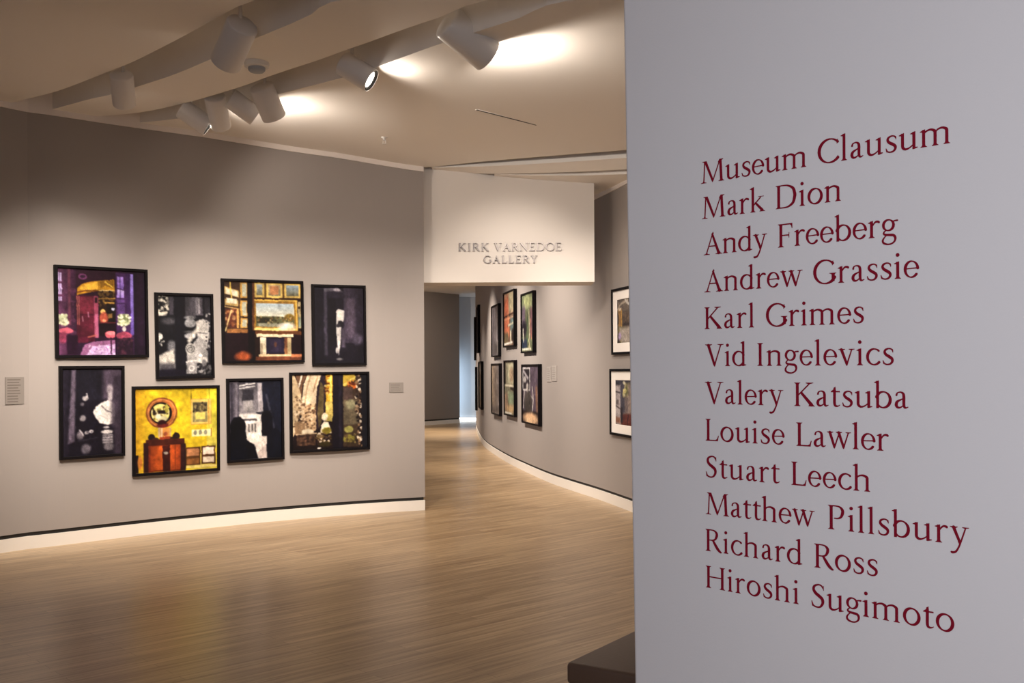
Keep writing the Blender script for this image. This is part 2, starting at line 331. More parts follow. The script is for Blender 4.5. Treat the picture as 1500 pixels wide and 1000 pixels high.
def glyph_contours(shapes, adv):
    xs, ys, F = glyph_field(shapes, adv)
    ny, nx = F.shape; segs = {}; pos = {}
    def ep(kind, j, i):
        k = (kind, j, i)
        if k not in pos:
            if kind == 'h': a, b = F[j, i], F[j, i+1]; t = a/(a-b); pos[k] = (xs[i]+t*G_STEP, ys[j])
            else: a, b = F[j, i], F[j+1, i]; t = a/(a-b); pos[k] = (xs[i], ys[j]+t*G_STEP)
        return k
    S = F > 0
    for j in range(ny-1):
        for i in range(nx-1):
            c = (S[j, i], S[j, i+1], S[j+1, i+1], S[j+1, i])
            if all(c) or not any(c): continue
            E = [ep('h', j, i) if c[0] != c[1] else None, ep('v', j, i+1) if c[1] != c[2] else None,
                 ep('h', j+1, i) if c[2] != c[3] else None, ep('v', j, i) if c[3] != c[0] else None]
            e = [q for q in E if q]
            if len(e) == 2: prs = [(e[0], e[1])]
            else: prs = [(E[0], E[3]), (E[1], E[2])] if c[0] else [(E[0], E[1]), (E[2], E[3])]
            for a, b in prs:
                segs.setdefault(a, []).append(b); segs.setdefault(b, []).append(a)
    loops = []; seen = set()
    for s in list(segs):
        if s in seen: continue
        lp = [s]; seen.add(s); cur = s
        while True:
            nxt = [q for q in segs[cur] if q not in seen]
            if not nxt: break
            cur = nxt[0]; seen.add(cur); lp.append(cur)
        P = [pos[k] for k in lp]
        if len(P) < 6: continue
        # drop points that lie on a straight run
        keep = True
        while keep and len(P) > 8:
            keep = False; Q = []; i = 0; n = len(P)
            while i < n:
                Q.append(P[i])
                if i + 2 <= n:
                    a = P[i]; b = P[(i+1) % n]; c = P[(i+2) % n]
                    L = math.hypot(c[0]-a[0], c[1]-a[1]) + 1e-9
                    d = abs((c[0]-a[0])*(b[1]-a[1])-(c[1]-a[1])*(b[0]-a[0]))/L
                    if d < 0.5 and L < 160 and i + 1 < n: i += 2; keep = True; continue
                i += 1
            P = Q
        loops.append(P)
    return loops
# ---- end of lettering ----
# ------------------------------------------------------------------ room shell
def zc(x):                               # height of the gently sloping ceiling across the room
    pts = [(-9, 3.86), (-4.4, 3.86), (-3.0, 3.89), (-1.9, 3.85), (-.97, 3.775), (1.0, 3.735), (9, 3.70)]
    for (x0, z0), (x1, z1) in zip(pts[:-1], pts[1:]):
        if x <= x1:
            k = max(0, (x-x0)/(x1-x0)); k = k*k*(3-2*k) * .35 + k*.65
            return z0+(z1-z0)*k
    return pts[-1][1]
def on_ceiling(px, py, dz=0.0):
    z = 3.8
    for _ in range(12):
        p = at_z(px, py, z+dz); z = zc(p.x)
    return at_z(px, py, z+dz)

# floor
struct(mesh_of('floor', [(-9, -3.2, 0), (9, -3.2, 0), (9, 36, 0), (-9, 36, 0)], [(0, 1, 2, 3)], M['floor']))

# curved left wall
base_px = [(0, 811), (75, 800), (140, 791.7), (224, 781.2), (300, 773.4), (413, 762.5), (481, 757.5), (545, 752), (623, 746.5)]
_b = [at_z(px, py, 0).xy for px, py in base_px]
_fit = np.polyfit([p.x for p in _b], [p.y for p in _b], 2)          # one smooth sweep through the measured foot of the wall
_xs = np.linspace(_b[0].x, _b[-1].x, 12)
left_pts = [(-6.6, -3.0), (-6.5, 1.0), (-6.15, 4.2), (-5.4, 7.0)] + [(x, float(np.polyval(_fit, x))) for x in _xs]
print('left wall fit', [round(float(np.polyval(_fit, p.x)-p.y), 3) for p in _b])
LW = Curve2(left_pts, 10)
def ribbon(name, curve, t0, t1, z0, z1, m, off=0.0, n=90, z1f=None, side=1, thick=0.0):
    V = []; Fc = []
    for i in range(n+1):
        t = t0+(t1-t0)*i/n; p = curve.pos(t); tg = curve.tan(t); nr = Vector((tg.y, -tg.x))*side
        q = p+nr*off; zt = z1f(q.x) if z1f else z1
        V += [(q.x, q.y, z0), (q.x, q.y, zt)]
        if thick:
            r = q-nr*thick; V += [(r.x, r.y, zt), (r.x, r.y, z0)]
    w = 4 if thick else 2
    for i in range(n):
        a = i*w; b = a+w
        Fc.append((a, b, b+1, a+1))
        if thick: Fc += [(a+1, b+1, b+2, a+2), (a+2, b+2, b+3, a+3), (a+3, b+3, b, a)]
    if thick:
        e = n*w; Fc += [(0, 1, 2, 3), (e, e+3, e+2, e+1)]
    return mesh_of(name, V, Fc, m)
LT = LW.l[-1]
wall_top = lambda x: zc(x)-.052
struct(ribbon('wall_left', LW, 0, LT, .145, 0, M['grey_wall'], 0, 110, wall_top, 1, .26))
struct(ribbon('baseboard_left', LW, 0, LT, 0, .112, M['board'], .001, 110, None, 1, .26))
struct(ribbon('trim_1', LW, 0, LT-.012, .112, .145, M['gap'], -.012, 110, None, 1, .24)).name = 'trim_1'
def band(name, curve, t0, t1, zlo, zhi, m, off, n, thick):
    V = []; Fc = []
    for i in range(n+1):
        t = t0+(t1-t0)*i/n; p = curve.pos(t); tg = curve.tan(t); nr = Vector((tg.y, -tg.x))
        q = p+nr*off; r = q-nr*thick
        V += [(q.x, q.y, zlo(q.x)), (q.x, q.y, zhi(q.x)), (r.x, r.y, zhi(q.x)), (r.x, r.y, zlo(q.x))]
    for i in range(n):
        a = i*4; b = a+4
        Fc += [(a, b, b+1, a+1), (a+1, b+1, b+2, a+2), (a+2, b+2, b+3, a+3), (a+3, b+3, b, a)]
    e = n*4; Fc += [(0, 1, 2, 3), (e, e+3, e+2, e+1)]
    return mesh_of(name, V, Fc, m)
struct(band('trim_2', LW, 0, LT, wall_top, lambda x: zc(x)+.38, M['trim'], .014, 110, .29))

# S-curved right wall of the corridor (points from its black reveal, height .13)
s_px = [(924, 731.5), (876, 715), (840, 704), (804, 692.3), (768, 677.3), (740, 664), (713, 647.3), (703, 635.5), (697.5, 623)]
s_pts = [(4.8, 4.6), (3.3, 5.9), (2.3, 7.2), (1.85, 8.6), (1.57, 9.8)] + [tuple(at_z(px, py, .13).xy) for px, py in s_px]
s_pts += [(-.93, 27.2), (-.80, 29.0), (-.45, 30.4)]
SW = Curve2(s_pts, 10); ST = SW.l[-1]
ROT = lambda z: z
struct(ribbon('wall_right', SW, 0, ST, .145, 3.68, M['grey_wall'], 0, 140, None, -1, .26))
struct(ribbon('baseboard_right', SW, 0, ST, 0, .115, M['board'], .001, 140, None, -1, .26))
struct(ribbon('trim_3', SW, 0, ST, .115, .145, M['gap'], -.012, 140, None, -1, .24))

# header over the passage
HY = 11.42
hx0, hx1 = -1.6, at_depth(870.5, 340, HY).x
hb = at_depth(750, 413.2, HY).z
hz = lambda px, py: at_depth(px, py, HY).z
V = []
tops = [(hx0, hz(622, 247)), (at_depth(622, 247, HY).x, hz(622, 247)), (at_depth(718, 256, HY).x, hz(718, 256)), (hx1, hz(869, 270.5))]
for x, z in tops:
    V += [(x, HY, hb), (x, HY, z+.02), (x, HY+.5, z+.02), (x, HY+.5, hb)]
Fc = []
for i in range(3):
    a = i*4; b = a+4
    Fc += [(a, b, b+1, a+1), (a+1, b+1, b+2, a+2), (a+2, b+2, b+3, a+3), (a+3, b+3, b, a)]
Fc += [(0, 1, 2, 3), (12, 15, 14, 13)]
# the header's left part is cut at the back of the left wall's end
struct(mesh_of('wall_header', V, Fc, M['header']))

# far dark wall, its baseboard and reveal; daylit wall beyond it
fa, fb = at_z(600, 624.5, 0), at_z(673.5, 619.2, 0)
fd = (fb-fa).normalized(); fa = fa-fd*6
FW = Curve2([tuple(fa.xy), tuple(((fa+fb)/2).xy), tuple(fb.xy)], 6)
struct(ribbon('wall_far', FW, 0, FW.l[-1], .15, 3.75, M['dark_wall'], 0, 8, None, 1, .3))
struct(ribbon('baseboard_far', FW, 0, FW.l[-1], 0, .11, M['board'], .001, 8, None, 1, .3))
struct(ribbon('trim_4', FW, 0, FW.l[-1]-.01, .11, .15, M['gap'], -.012, 8, None, 1, .27))
by = fb.y+1.1
bm = bmesh.new(); add_box(bm, (-3.2, by, .12), (2.2, by+.2, 3.75)); struct(bm_obj('wall_back', bm, M['blue_wall']))
bm = bmesh.new(); add_box(bm, (at_depth(673, 618, by).x-.25, by-.05, .0), (at_depth(706, 618, by).x, by-.005, .10)); struct(bm_obj('daylight_strip', bm, M['strip_glow']))  # glowing strip put in for the bright daylight along the wall's foot
wx = fb.x-.35
bm = bmesh.new(); add_box(bm, (wx-.04, fb.y+.36, .05), (wx, by-.06, 1.9)); struct(bm_obj('window_1', bm, M['pane']))

# two more slots curve across the ceiling before the header: the sheets between and behind them hang lower
def hdr_z(x):
    for (x0, z0), (x1, z1) in zip(tops[:-1], tops[1:]):
        if x <= x1: return z0+(z1-z0)*max(0, (x-x0)/(x1-x0))
    return tops[-1][1]+(x-tops[-1][0])*(-.03)
t1_px = [(632, 244.6), (660, 241.5), (700, 237.2), (760, 232), (840, 225.5), (917, 219.5)]; l1_px = [(632, 245.2), (660, 245.0), (700, 243.8), (760, 241.5), (840, 236.5), (917, 231)]
E1 = [on_ceiling(*p) for p in t1_px]; gaps = [.02, .07, .12, .16, .19, .2]
D1 = [at_depth(px, py, e.y+g) for (px, py), e, g in zip(l1_px, E1, gaps)]
t2_px = [(724, 254.6), (780, 253.6), (850, 251.4), (917, 248)]; l2_px = [(724, 255.2), (780, 257), (850, 257), (917, 255)]
d2 = lambda px: 11.3-(px-722)/195*.6
E2 = [at_depth(px, py, d2(px)) for px, py in t2_px]; D2 = [at_depth(px, py, d2(px)+g) for (px, py), g in zip(l2_px, (.02, .08, .11, .12))]
for L_ in (E1, D1, E2, D2): L_.append(L_[-1]+(L_[-1]-L_[-2])*5)
def sheet(name, front, back, m):          # underside between two edges, with its front face turned up into the slot
    n = 40
    def rs(P):
        l = [0.0]
        for a_, b_ in zip(P[:-1], P[1:]): l.append(l[-1]+(b_-a_).length)
        out = []
        for i in range(n):
            t = l[-1]*i/(n-1); k = min(max(q for q in range(len(l)) if l[q] <= t+1e-9), len(P)-2)
            out.append(P[k].lerp(P[k+1], (t-l[k])/(l[k+1]-l[k])))
        return out
    Fp, Bp = rs(front), rs(back); upv = Vector((0, 0, .3)); V = [p+upv for p in Fp]+Fp+Bp+[p+upv for p in Bp]
    Fc = [(r*n+i, r*n+i+1, (r+1)*n+i+1, (r+1)*n+i) for r in range(3) for i in range(n-1)]
    return struct(mesh_of(name, V, Fc, m))
# sheet between the two slots: its far edge follows the header on the left, the second slot on the right
bk1 = [Vector((D1[0].x, HY+.06, hdr_z(D1[0].x)+.003)), Vector((-.55, HY+.06, hdr_z(-.55)+.003))]+E2
sheet('ceiling', D1, bk1, M['ceiling'])
bk2 = [Vector((p.x, 12.7, hdr_z(p.x)+.002)) for p in D2]
sheet('ceiling', D2, bk2, M['ceiling'])
# ceiling: three overlapping curved sheets with deep lighting slots between them
def plan(pts, dz=0.0): return [on_ceiling(px, py, dz).xy for px, py in pts]
def tip(px):
    t = LW.find(px, 4.0); return LW.pos(t)
eA = plan([(373.6, 0), (325, 22), (300, 35.5), (280, 46.8), (240, 68), (200, 88), (180, 96.5), (128, 117), (80, 134.5)]) + [tip(20)-Vector((0, .02))]
eBn = plan([(500, 0), (460, 19), (424, 35.5), (371, 57.6), (309, 86.4), (250, 111), (198, 128), (160, 139), (130, 145.5)]) + [tip(78)]
eBf = plan([(718, 0), (648, 24), (594, 42), (517, 69.5), (460, 90), (388, 114), (340, 131), (278, 149), (234, 159.5), (190, 166.5)]) + [tip(142)]
eCn = plan([(840, 0), (760, 26.5), (712, 42), (645, 64), (568, 92), (504, 113), (440, 129.5), (407, 138), (340, 158), (270, 172)]) + [tip(205)]
eA = [Vector((3.2, 2.9)), Vector((1.0, 4.0)), Vector((-.5, 5.3))] + eA
eBn = [Vector((3.4, 3.7)), Vector((1.4, 4.6)), Vector((.0, 5.7))] + eBn
eBf = [Vector((3.6, 4.3)), Vector((2.0, 5.1)), Vector((.8, 5.85))] + eBf
eCn = [Vector((3.8, 4.9)), Vector((2.4, 5.5)), Vector((1.4, 5.95))] + eCn
def resample(P, n=64):
    c = Curve2(P, 8); return [c.pos(c.l[-1]*i/(n-1)) for i in range(n)]
A1, B0, B1, C0 = (resample(e) for e in (eA, eBn, eBf, eCn))
cv, cf = [], []
def strip(P, Q, zp, zq, rows=1):
    n = len(P); base = len(cv)
    for r in range(rows+1):
        k = r/rows
        for p, q in zip(P, Q):
            w = p.lerp(q, k); f = (lambda zz, ww: zz(ww.x) if callable(zz) else zz)
            cv.append((w.x, w.y, f(zp, w)*(1-k)+f(zq, w)*k))
    for r in range(rows):
        for i in range(n-1):
            a = base+r*n+i; cf.append((a, a+1, a+n+1, a+n))
SD = .34
up = lambda x: zc(x)+SD
# sheet A (nearest), sheet B, sheet C
A0 = resample([Vector((3.4, -3.1)), Vector((-3.0, -3.1)), Vector((-7, -2.8)), Vector((-6.9, 4)), Vector((-5.9, 7.2)), A1[-1]+Vector((-.25, .05))])
strip(A0, A1, zc, zc, 14)
strip(B0, B1, zc, zc, 5)
C1 = [tip(205)+Vector((0, .1)), Vector((-2.6, 10.75)), Vector((-1.35, 11.4))]+[p.xy for p in E1]+[Vector((4.6, 8.6))]
C1 = C1[::-1]
_l = [0.0]
for a_, b_ in zip(C1[:-1], C1[1:]): _l.append(_l[-1]+(b_-a_).length)
def _lin(t):
    k = min(max(q for q in range(len(_l)) if _l[q] <= t+1e-9), len(C1)-2); return C1[k].lerp(C1[k+1], (t-_l[k])/(_l[k+1]-_l[k]))
C1 = [_lin(_l[-1]*i/63) for i in range(64)]
strip(C0, C1, zc, zc, 14)
def slot(P, Q):
    T = lambda e: [e[0]]*0
    n = len(P)
    def hgt(i): return SD*min(1.0, max(.02, (P[i]-Q[i]).length/.30))
    base = len(cv)
    for i in range(n):
        p, q = P[i], Q[i]; h = hgt(i)
        pn = p+(p-q)*.12                      # the sheets are thin: the slot runs back over the nearer one
        cv.extend([(p.x, p.y, zc(p.x)), (p.x, p.y, zc(p.x)+.03), (pn.x, pn.y, zc(p.x)+.03), (pn.x, pn.y, zc(p.x)+h), (q.x, q.y, zc(q.x)+h), (q.x, q.y, zc(q.x))])
    for i in range(n-1):
        a = base+i*6; b = a+6
        for k in range(5): cf.append((a+k, b+k, b+k+1, a+k+1))
slot(A1, B0); slot(B1, C0)
ceil = struct(mesh_of('ceiling', cv, cf, M['ceiling'], None, False))
# corridor ceiling behind the header
bm = bmesh.new(); add_box(bm, (-8, HY+.45, 3.70), (3.5, 33, 3.8)); struct(bm_obj('ceiling', bm, M['ceiling']))

struct(mesh_of('ceiling', [(-9, -3.3, 4.3), (5, -3.3, 4.3), (5, 12.5, 4.3), (-9, 12.5, 4.3)], [(0, 1, 2, 3)], M['slot']))  # backing plane added above the slots to shut out the sky
bm = bmesh.new(); add_box(bm, (4.7, -3.2, 0), (4.9, 12.5, 4.3)); struct(bm_obj('wall_side', bm, M['grey_wall']))  # out of view, added to keep daylight from entering on the right
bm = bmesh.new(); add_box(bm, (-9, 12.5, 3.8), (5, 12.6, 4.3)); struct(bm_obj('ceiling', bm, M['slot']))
struct(ribbon('trim_5', SW, 0, SW.find(868, 0)+.3, 3.555, 3.75, M['trim'], .012, 40, None, -1, .03))
# thin ledge along the far face of the second slot
V = []; Fc = []
for i, q in enumerate(C0):
    g_ = (B1[i]-C0[i]); w_ = g_.length
    if w_ < .2: break
    nr = g_/w_; z = zc(q.x)+.205
    for s, dz in ((0, 0), (.05, 0), (.05, .022), (0, .022)): V.append((q.x+nr.x*s, q.y+nr.y*s, z+dz))
for i in range(len(V)//4-1):
    for k in range(4): Fc.append((i*4+k, i*4+(k+1) % 4, i*4+4+(k+1) % 4, i*4+4+k))
struct(mesh_of('trim_6', V, Fc, M['trim']))

# white text wall (near, right): plan line through its left edge
vx = -660.0
bdir = Vector(ray(vx, 540.0+ROLL*(750-vx))); bdir = Vector((bdir[0], 1.0)).normalized()   # towards the vanishing point
wdir = Vector((-bdir.x, -bdir.y)); wdir = wdir                                    # along the wall, coming nearer
DE = 3.3
E0 = Vector((ray(923.5, 540)[0]*DE, DE))
wn = Vector((wdir.y, -wdir.x)); wn = wn if wn.dot(-E0) > 0 else -wn                # towards the camera
print('wall dir', wdir, 'normal', wn)
def on_text_wall(px, py, off=0.0):
    u, v = ray(px, py); o = E0+wn*off
    d = o.dot(wn)/(u*wn.x+wn.y); return Vector((u*d, d, CAMH+v*d))
top_e, bot_e = on_text_wall(911.2, 0), on_text_wall(928.3, 1000)
def s_of(p): return (Vector((p.x, p.y))-E0).dot(wdir)
lean = (s_of(top_e)-s_of(bot_e))/(top_e.z-bot_e.z)
s_at = lambda z: s_of(bot_e)+lean*(z-bot_e.z)
V = []; Fc = []
R = .014; NB = 6
for z in (0.0, 3.72):
    s0 = s_at(z)
    prof = [(2.6, 0)] + [(s0+R-R*math.sin(math.pi/2*k/NB), -R+R*math.cos(math.pi/2*k/NB)) for k in range(NB+1)] + [(s0, -.16+R)] + [(s0+R, -.16), (2.6, -.16)]
    for s, o in prof:
        q = E0+wdir*s+wn*o; V.append((q.x, q.y, z))
n = len(V)//2
Fc = [(i, (i+1) % n, n+(i+1) % n, n+i) for i in range(n)] + [tuple(range(n)), tuple(range(n, 2*n))]
struct(mesh_of('wall_entrance', V, Fc, M['white_wall']))

# ------------------------------------------------------------------ lettering
GT = glyph_table(); GM = {}
def glyph_mesh(ch, thick):
    key = (ch, thick)
    if key in GM: return GM[key]
    adv, sh = GT[ch]
    cu = bpy.data.curves.new('letter', 'CURVE'); cu.dimensions = '2D'; cu.fill_mode = 'BOTH'; cu.extrude = thick/2
    for lp in glyph_contours(sh, adv):
        sp = cu.splines.new('POLY'); sp.points.add(len(lp)-1); sp.use_cyclic_u = True
        for i, (x, y) in enumerate(lp): sp.points[i].co = (x/1000, y/1000, 0, 1)
    tmp = bpy.data.objects.new('letter', cu); COL.objects.link(tmp)
    dg = bpy.context.evaluated_depsgraph_get()
    me = bpy.data.meshes.new_from_object(tmp.evaluated_get(dg)); me.name = 'letter'; me.materials.clear()
    bpy.data.objects.remove(tmp); bpy.data.curves.remove(cu)
    GM[key] = me; return me
def ink_box(ch):
    adv, sh = GT[ch]; xs = [x for lp in glyph_contours(sh, adv) for x, y in lp]
    return min(xs)/1000, max(xs)/1000
INK = {c: ink_box(c) for c in GT}
def set_word(word, p0, p1, em, parent, m, base, xdir, nrm, thick, lift):
    # letters of one word between the points p0 and p1 of the baseline
    L = (p1-p0).length; adv = [GT[c][0]/1000 for c in word]
    ink0 = INK[word[0]][0]; end = sum(adv[:-1])+INK[word[-1]][1]
    nat = (end-ink0)*em; gap = (L-nat)/max(1, len(word)-1); sx = 1.0
    x = -ink0*em
    mw = Matrix(((xdir.x, 0, nrm.x), (xdir.y, 0, nrm.y), (0, 1, 0)))
    for c, a in zip(word, adv):
        me = glyph_mesh(c, thick)
        o = bpy.data.objects.new('letter', me); COL.objects.link(o); o.parent = parent
        if not me.materials: me.materials.append(m)
        q = p0+xdir*x+nrm*lift
        o.matrix_local = Matrix.Translation(q-base) @ mw.to_4x4() @ Matrix.Scale(em, 4)
        x += a*em+gap
    return gap/em
x3, n3 = Vector((wdir.x, wdir.y, 0)), Vector((wn.x, wn.y, 0))
LINES = [(268.3, 'Museum', 1027.2, 1181.2, 'Clausum', 1198, 1392), (320.3, 'Mark', 1028.8, 1121, 'Dion', 1136.8, 1232), (373.6, 'Andy', 1031, 1124, 'Freeberg', 1140, 1316),
    (428, 'Andrew', 1032, 1176, 'Grassie', 1191.6, 1346.8), (482, 'Karl', 1032.4, 1104.8, 'Grimes', 1122.4, 1265.6), (536.2, 'Vid', 1033.4, 1093.4, 'Ingelevics', 1109.8, 1309.4),
    (591, 'Valery', 1033, 1147.7, 'Katsuba', 1164, 1331), (645, 'Louise', 1034, 1149.6, 'Lawler', 1166.9, 1302.2), (698.6, 'Stuart', 1034.4, 1142.4, 'Leech', 1159.7, 1274.9),
    (752.4, 'Matthew', 1034, 1193.8, 'Pillsbury', 1213.4, 1419.8), (806, 'Richard', 1034, 1175.5, 'Ross', 1193.3, 1286), (859.6, 'Hiroshi', 1034.4, 1170.2, 'Sugimoto', 1189, 1398.2)]
TL = ['topmost line of dark red serif lettering on the white wall', 'second line of red serif lettering, short, right under the topmost line', 'third line of red serif lettering, ending with a hanging letter g',
    'fourth line of red serif lettering from the top of the list', 'fifth line of red serif lettering, two short words above the wall middle', 'sixth line of red serif lettering, starting with a three letter word',
    'seventh line of red serif lettering, starting with a capital V above a capital L', 'eighth line of red serif lettering, two words both starting with capital L', 'ninth line of red serif lettering, starting with a capital S',
    'tenth line of red serif lettering, the longest near the bottom', 'eleventh line of red serif lettering, two words both starting with capital R', 'lowest line of dark red serif lettering on the white wall']
zM = on_text_wall(1030, 268).z; dM = on_text_wall(1030, 540).y
EM = 49.0*dM/F
for (yb, w1, a0, a1, w2, b0, b1), lab in zip(LINES, TL):
    z = on_text_wall(1034, yb).z
    def bp(px):
        # point of the wall at baseline height z under picture column px
        y = yb
        for _ in range(8):
            p = on_text_wall(px, y); y += (p.z-z)*F/p.y
        return on_text_wall(px, y)
    P = [bp(q) for q in (a0, a1, b0, b1)]
    root = thing('text_line', lab, 'lettering', P[0], 'lines of red lettering on the white wall')
    g1 = set_word(w1, P[0], P[1], EM, root, M['red'], P[0], x3, n3, .012, .0009)
    g2 = set_word(w2, P[2], P[3], EM, root, M['red'], P[0], x3, n3, .012, .0009)
    print(w1, round(g1, 3), w2, round(g2, 3))
# raised metal sign on the header
def hp(px, py): return at_depth(px, py, HY)
for txt, lab in (([('KIRK', 672, 716.5), ('VARNEDOE', 723.5, 822.5)], 'upper line of raised silver capitals on the white header'), ([('GALLERY', 708.5, 787.5)], 'lower line of raised silver capitals on the white header')):
    yb = 367.9 if len(txt) == 2 else 385.3
    b0 = hp(txt[0][1], yb)
    root = thing('sign_line', lab, 'sign', b0, 'raised letters over the passage')
    for w, a0, a1 in txt:
        p0, p1 = hp(a0, yb), hp(a1, yb); p1.z = p0.z = b0.z
        set_word(w, p0, p1, (11.6 if len(txt) == 2 else 10.8)/.65*HY/F, root, M['silver'], b0, Vector((1, 0, 0)), Vector((0, -1, 0)), .12, .014)
# ------------------------------------------------------------------ the photographs in the frames, drawn as simple shapes
class Pic:
    def __init__(s, box, bg, n=112, seed=1, warp=.45):
        n = int(n*1.35); s.warp = warp
        x0, y0, x1, y1 = box; asp = (x1-x0)/(y1-y0)
        s.w = n if asp >= 1 else max(24, int(n*asp)); s.h = n if asp <= 1 else max(24, int(n/asp))
        xs = np.linspace(x0, x1, s.w); ys = np.linspace(y0, y1, s.h)
        s.X, s.Y = np.meshgrid(xs, ys); s.px = (x1-x0)/s.w
        s.a = np.zeros((s.h, s.w, 3)); s.a[:] = bg; s.rng = np.random.RandomState(seed)
    def put(s, m, c, op=1.0):
        m = np.clip(m, 0, 1)[..., None]*op; s.a = s.a*(1-m)+np.array(c, float)*m
    def rect(s, x0, y0, x1, y1, c, soft=0, op=1.0):
        e = max(s.px*.6, soft)
        m = np.clip((s.X-x0)/e+.5, 0, 1)*np.clip((x1-s.X)/e+.5, 0, 1)*np.clip((s.Y-y0)/e+.5, 0, 1)*np.clip((y1-s.Y)/e+.5, 0, 1)
        s.put(m, c, op)
    def ell(s, cx, cy, rx, ry, c, soft=0, op=1.0):
        r = np.hypot((s.X-cx)/rx, (s.Y-cy)/ry); e = max(s.px*.8, soft)/min(rx, ry)
        s.put((1-r)/e+.5, c, op)
    def ring(s, cx, cy, r, w, c, op=1.0):
        d = np.abs(np.hypot(s.X-cx, s.Y-cy)-r); s.put((w/2-d)/s.px+.5, c, op)
    def poly(s, pts, c, op=1.0, soft=0):
        D = np.full(s.X.shape, 1e9); ins = np.zeros(s.X.shape, bool); n = len(pts)
        for i in range(n):
            (x0, y0), (x1, y1) = pts[i], pts[(i+1) % n]; dx, dy = x1-x0, y1-y0
            t = np.clip(((s.X-x0)*dx+(s.Y-y0)*dy)/(dx*dx+dy*dy+1e-9), 0, 1)
            D = np.minimum(D, np.hypot(s.X-x0-t*dx, s.Y-y0-t*dy))
            if y0 != y1: ins ^= ((y0 > s.Y) != (y1 > s.Y)) & (s.X < (x1-x0)*(s.Y-y0)/(y1-y0)+x0)
        s.put(np.where(ins, D, -D)/max(s.px*.8, soft)+.5, c, op)
    def line(s, pts, w, c, op=1.0, soft=0):
        D = np.full(s.X.shape, 1e9)
        for (x0, y0), (x1, y1) in zip(pts[:-1], pts[1:]):
            dx, dy = x1-x0, y1-y0; t = np.clip(((s.X-x0)*dx+(s.Y-y0)*dy)/(dx*dx+dy*dy+1e-9), 0, 1)
            D = np.minimum(D, np.hypot(s.X-x0-t*dx, s.Y-y0-t*dy))
        s.put((w/2-D)/max(s.px, soft)+.5, c, op)
    def specks(s, box, cols, n, r0, r1, op=.8):
        x0, y0, x1, y1 = box
        for _ in range(n):
            c = cols[s.rng.randint(len(cols))]
            s.ell(s.rng.uniform(x0, x1), s.rng.uniform(y0, y1), s.rng.uniform(r0, r1), s.rng.uniform(r0, r1), c, 0, op)
    def vgrad(s, x0, y0, x1, y1, ca, cb, op=1.0):
        k = np.clip((s.Y-y0)/(y1-y0), 0, 1)[..., None]; c = np.array(ca)*(1-k)+np.array(cb)*k
        e = s.px*.6; m = (np.clip((s.X-x0)/e+.5, 0, 1)*np.clip((x1-s.X)/e+.5, 0, 1)*np.clip((s.Y-y0)/e+.5, 0, 1)*np.clip((y1-s.Y)/e+.5, 0, 1))[..., None]*op
        s.a = s.a*(1-m)+c*m
    def hgrad(s, x0, y0, x1, y1, ca, cb, op=1.0):
        k = np.clip((s.X-x0)/(x1-x0), 0, 1)[..., None]; c = np.array(ca)*(1-k)+np.array(cb)*k
        e = s.px*.6; m = (np.clip((s.X-x0)/e+.5, 0, 1)*np.clip((x1-s.X)/e+.5, 0, 1)*np.clip((s.Y-y0)/e+.5, 0, 1)*np.clip((y1-s.Y)/e+.5, 0, 1))[..., None]*op
        s.a = s.a*(1-m)+c*m
    def grain(s, k):
        def smooth(q):
            g = s.rng.normal(0, 1, (q+2, q+2)); u = np.linspace(0, q, s.w); v = np.linspace(0, q, s.h); i, j = u.astype(int), v.astype(int); fu, fv = (u-i)[None, :], (v-j)[:, None]
            return (g[np.ix_(j, i)]*(1-fu)+g[np.ix_(j, i+1)]*fu)*(1-fv)+(g[np.ix_(j+1, i)]*(1-fu)+g[np.ix_(j+1, i+1)]*fu)*fv
        I, J = np.meshgrid(np.arange(s.w), np.arange(s.h)); amp = s.w/112
        I2 = np.clip(np.rint(I+amp*(smooth(9)*.30+smooth(34)*s.warp)).astype(int), 0, s.w-1); J2 = np.clip(np.rint(J+amp*(smooth(9)*.30+smooth(34)*s.warp)).astype(int), 0, s.h-1)
        s.a = s.a[J2, I2]                                 # hand-drawn edges become irregular, then soft as in an enlargement
        P = np.pad(s.a, ((1, 1), (1, 1), (0, 0)), mode='edge'); P = .25*P[:-2]+.5*P[1:-1]+.25*P[2:]; s.a = .25*P[:, :-2]+.5*P[:, 1:-1]+.25*P[:, 2:]
        for q in (5, 11, 24, 40):                              # uneven tone of a real print at several scales
            s.a = s.a*(1+smooth(q)*.06)[..., None]
        s.a = np.clip(s.a*(1+s.rng.normal(0, k, s.a.shape[:2])[..., None]), 0, 255)

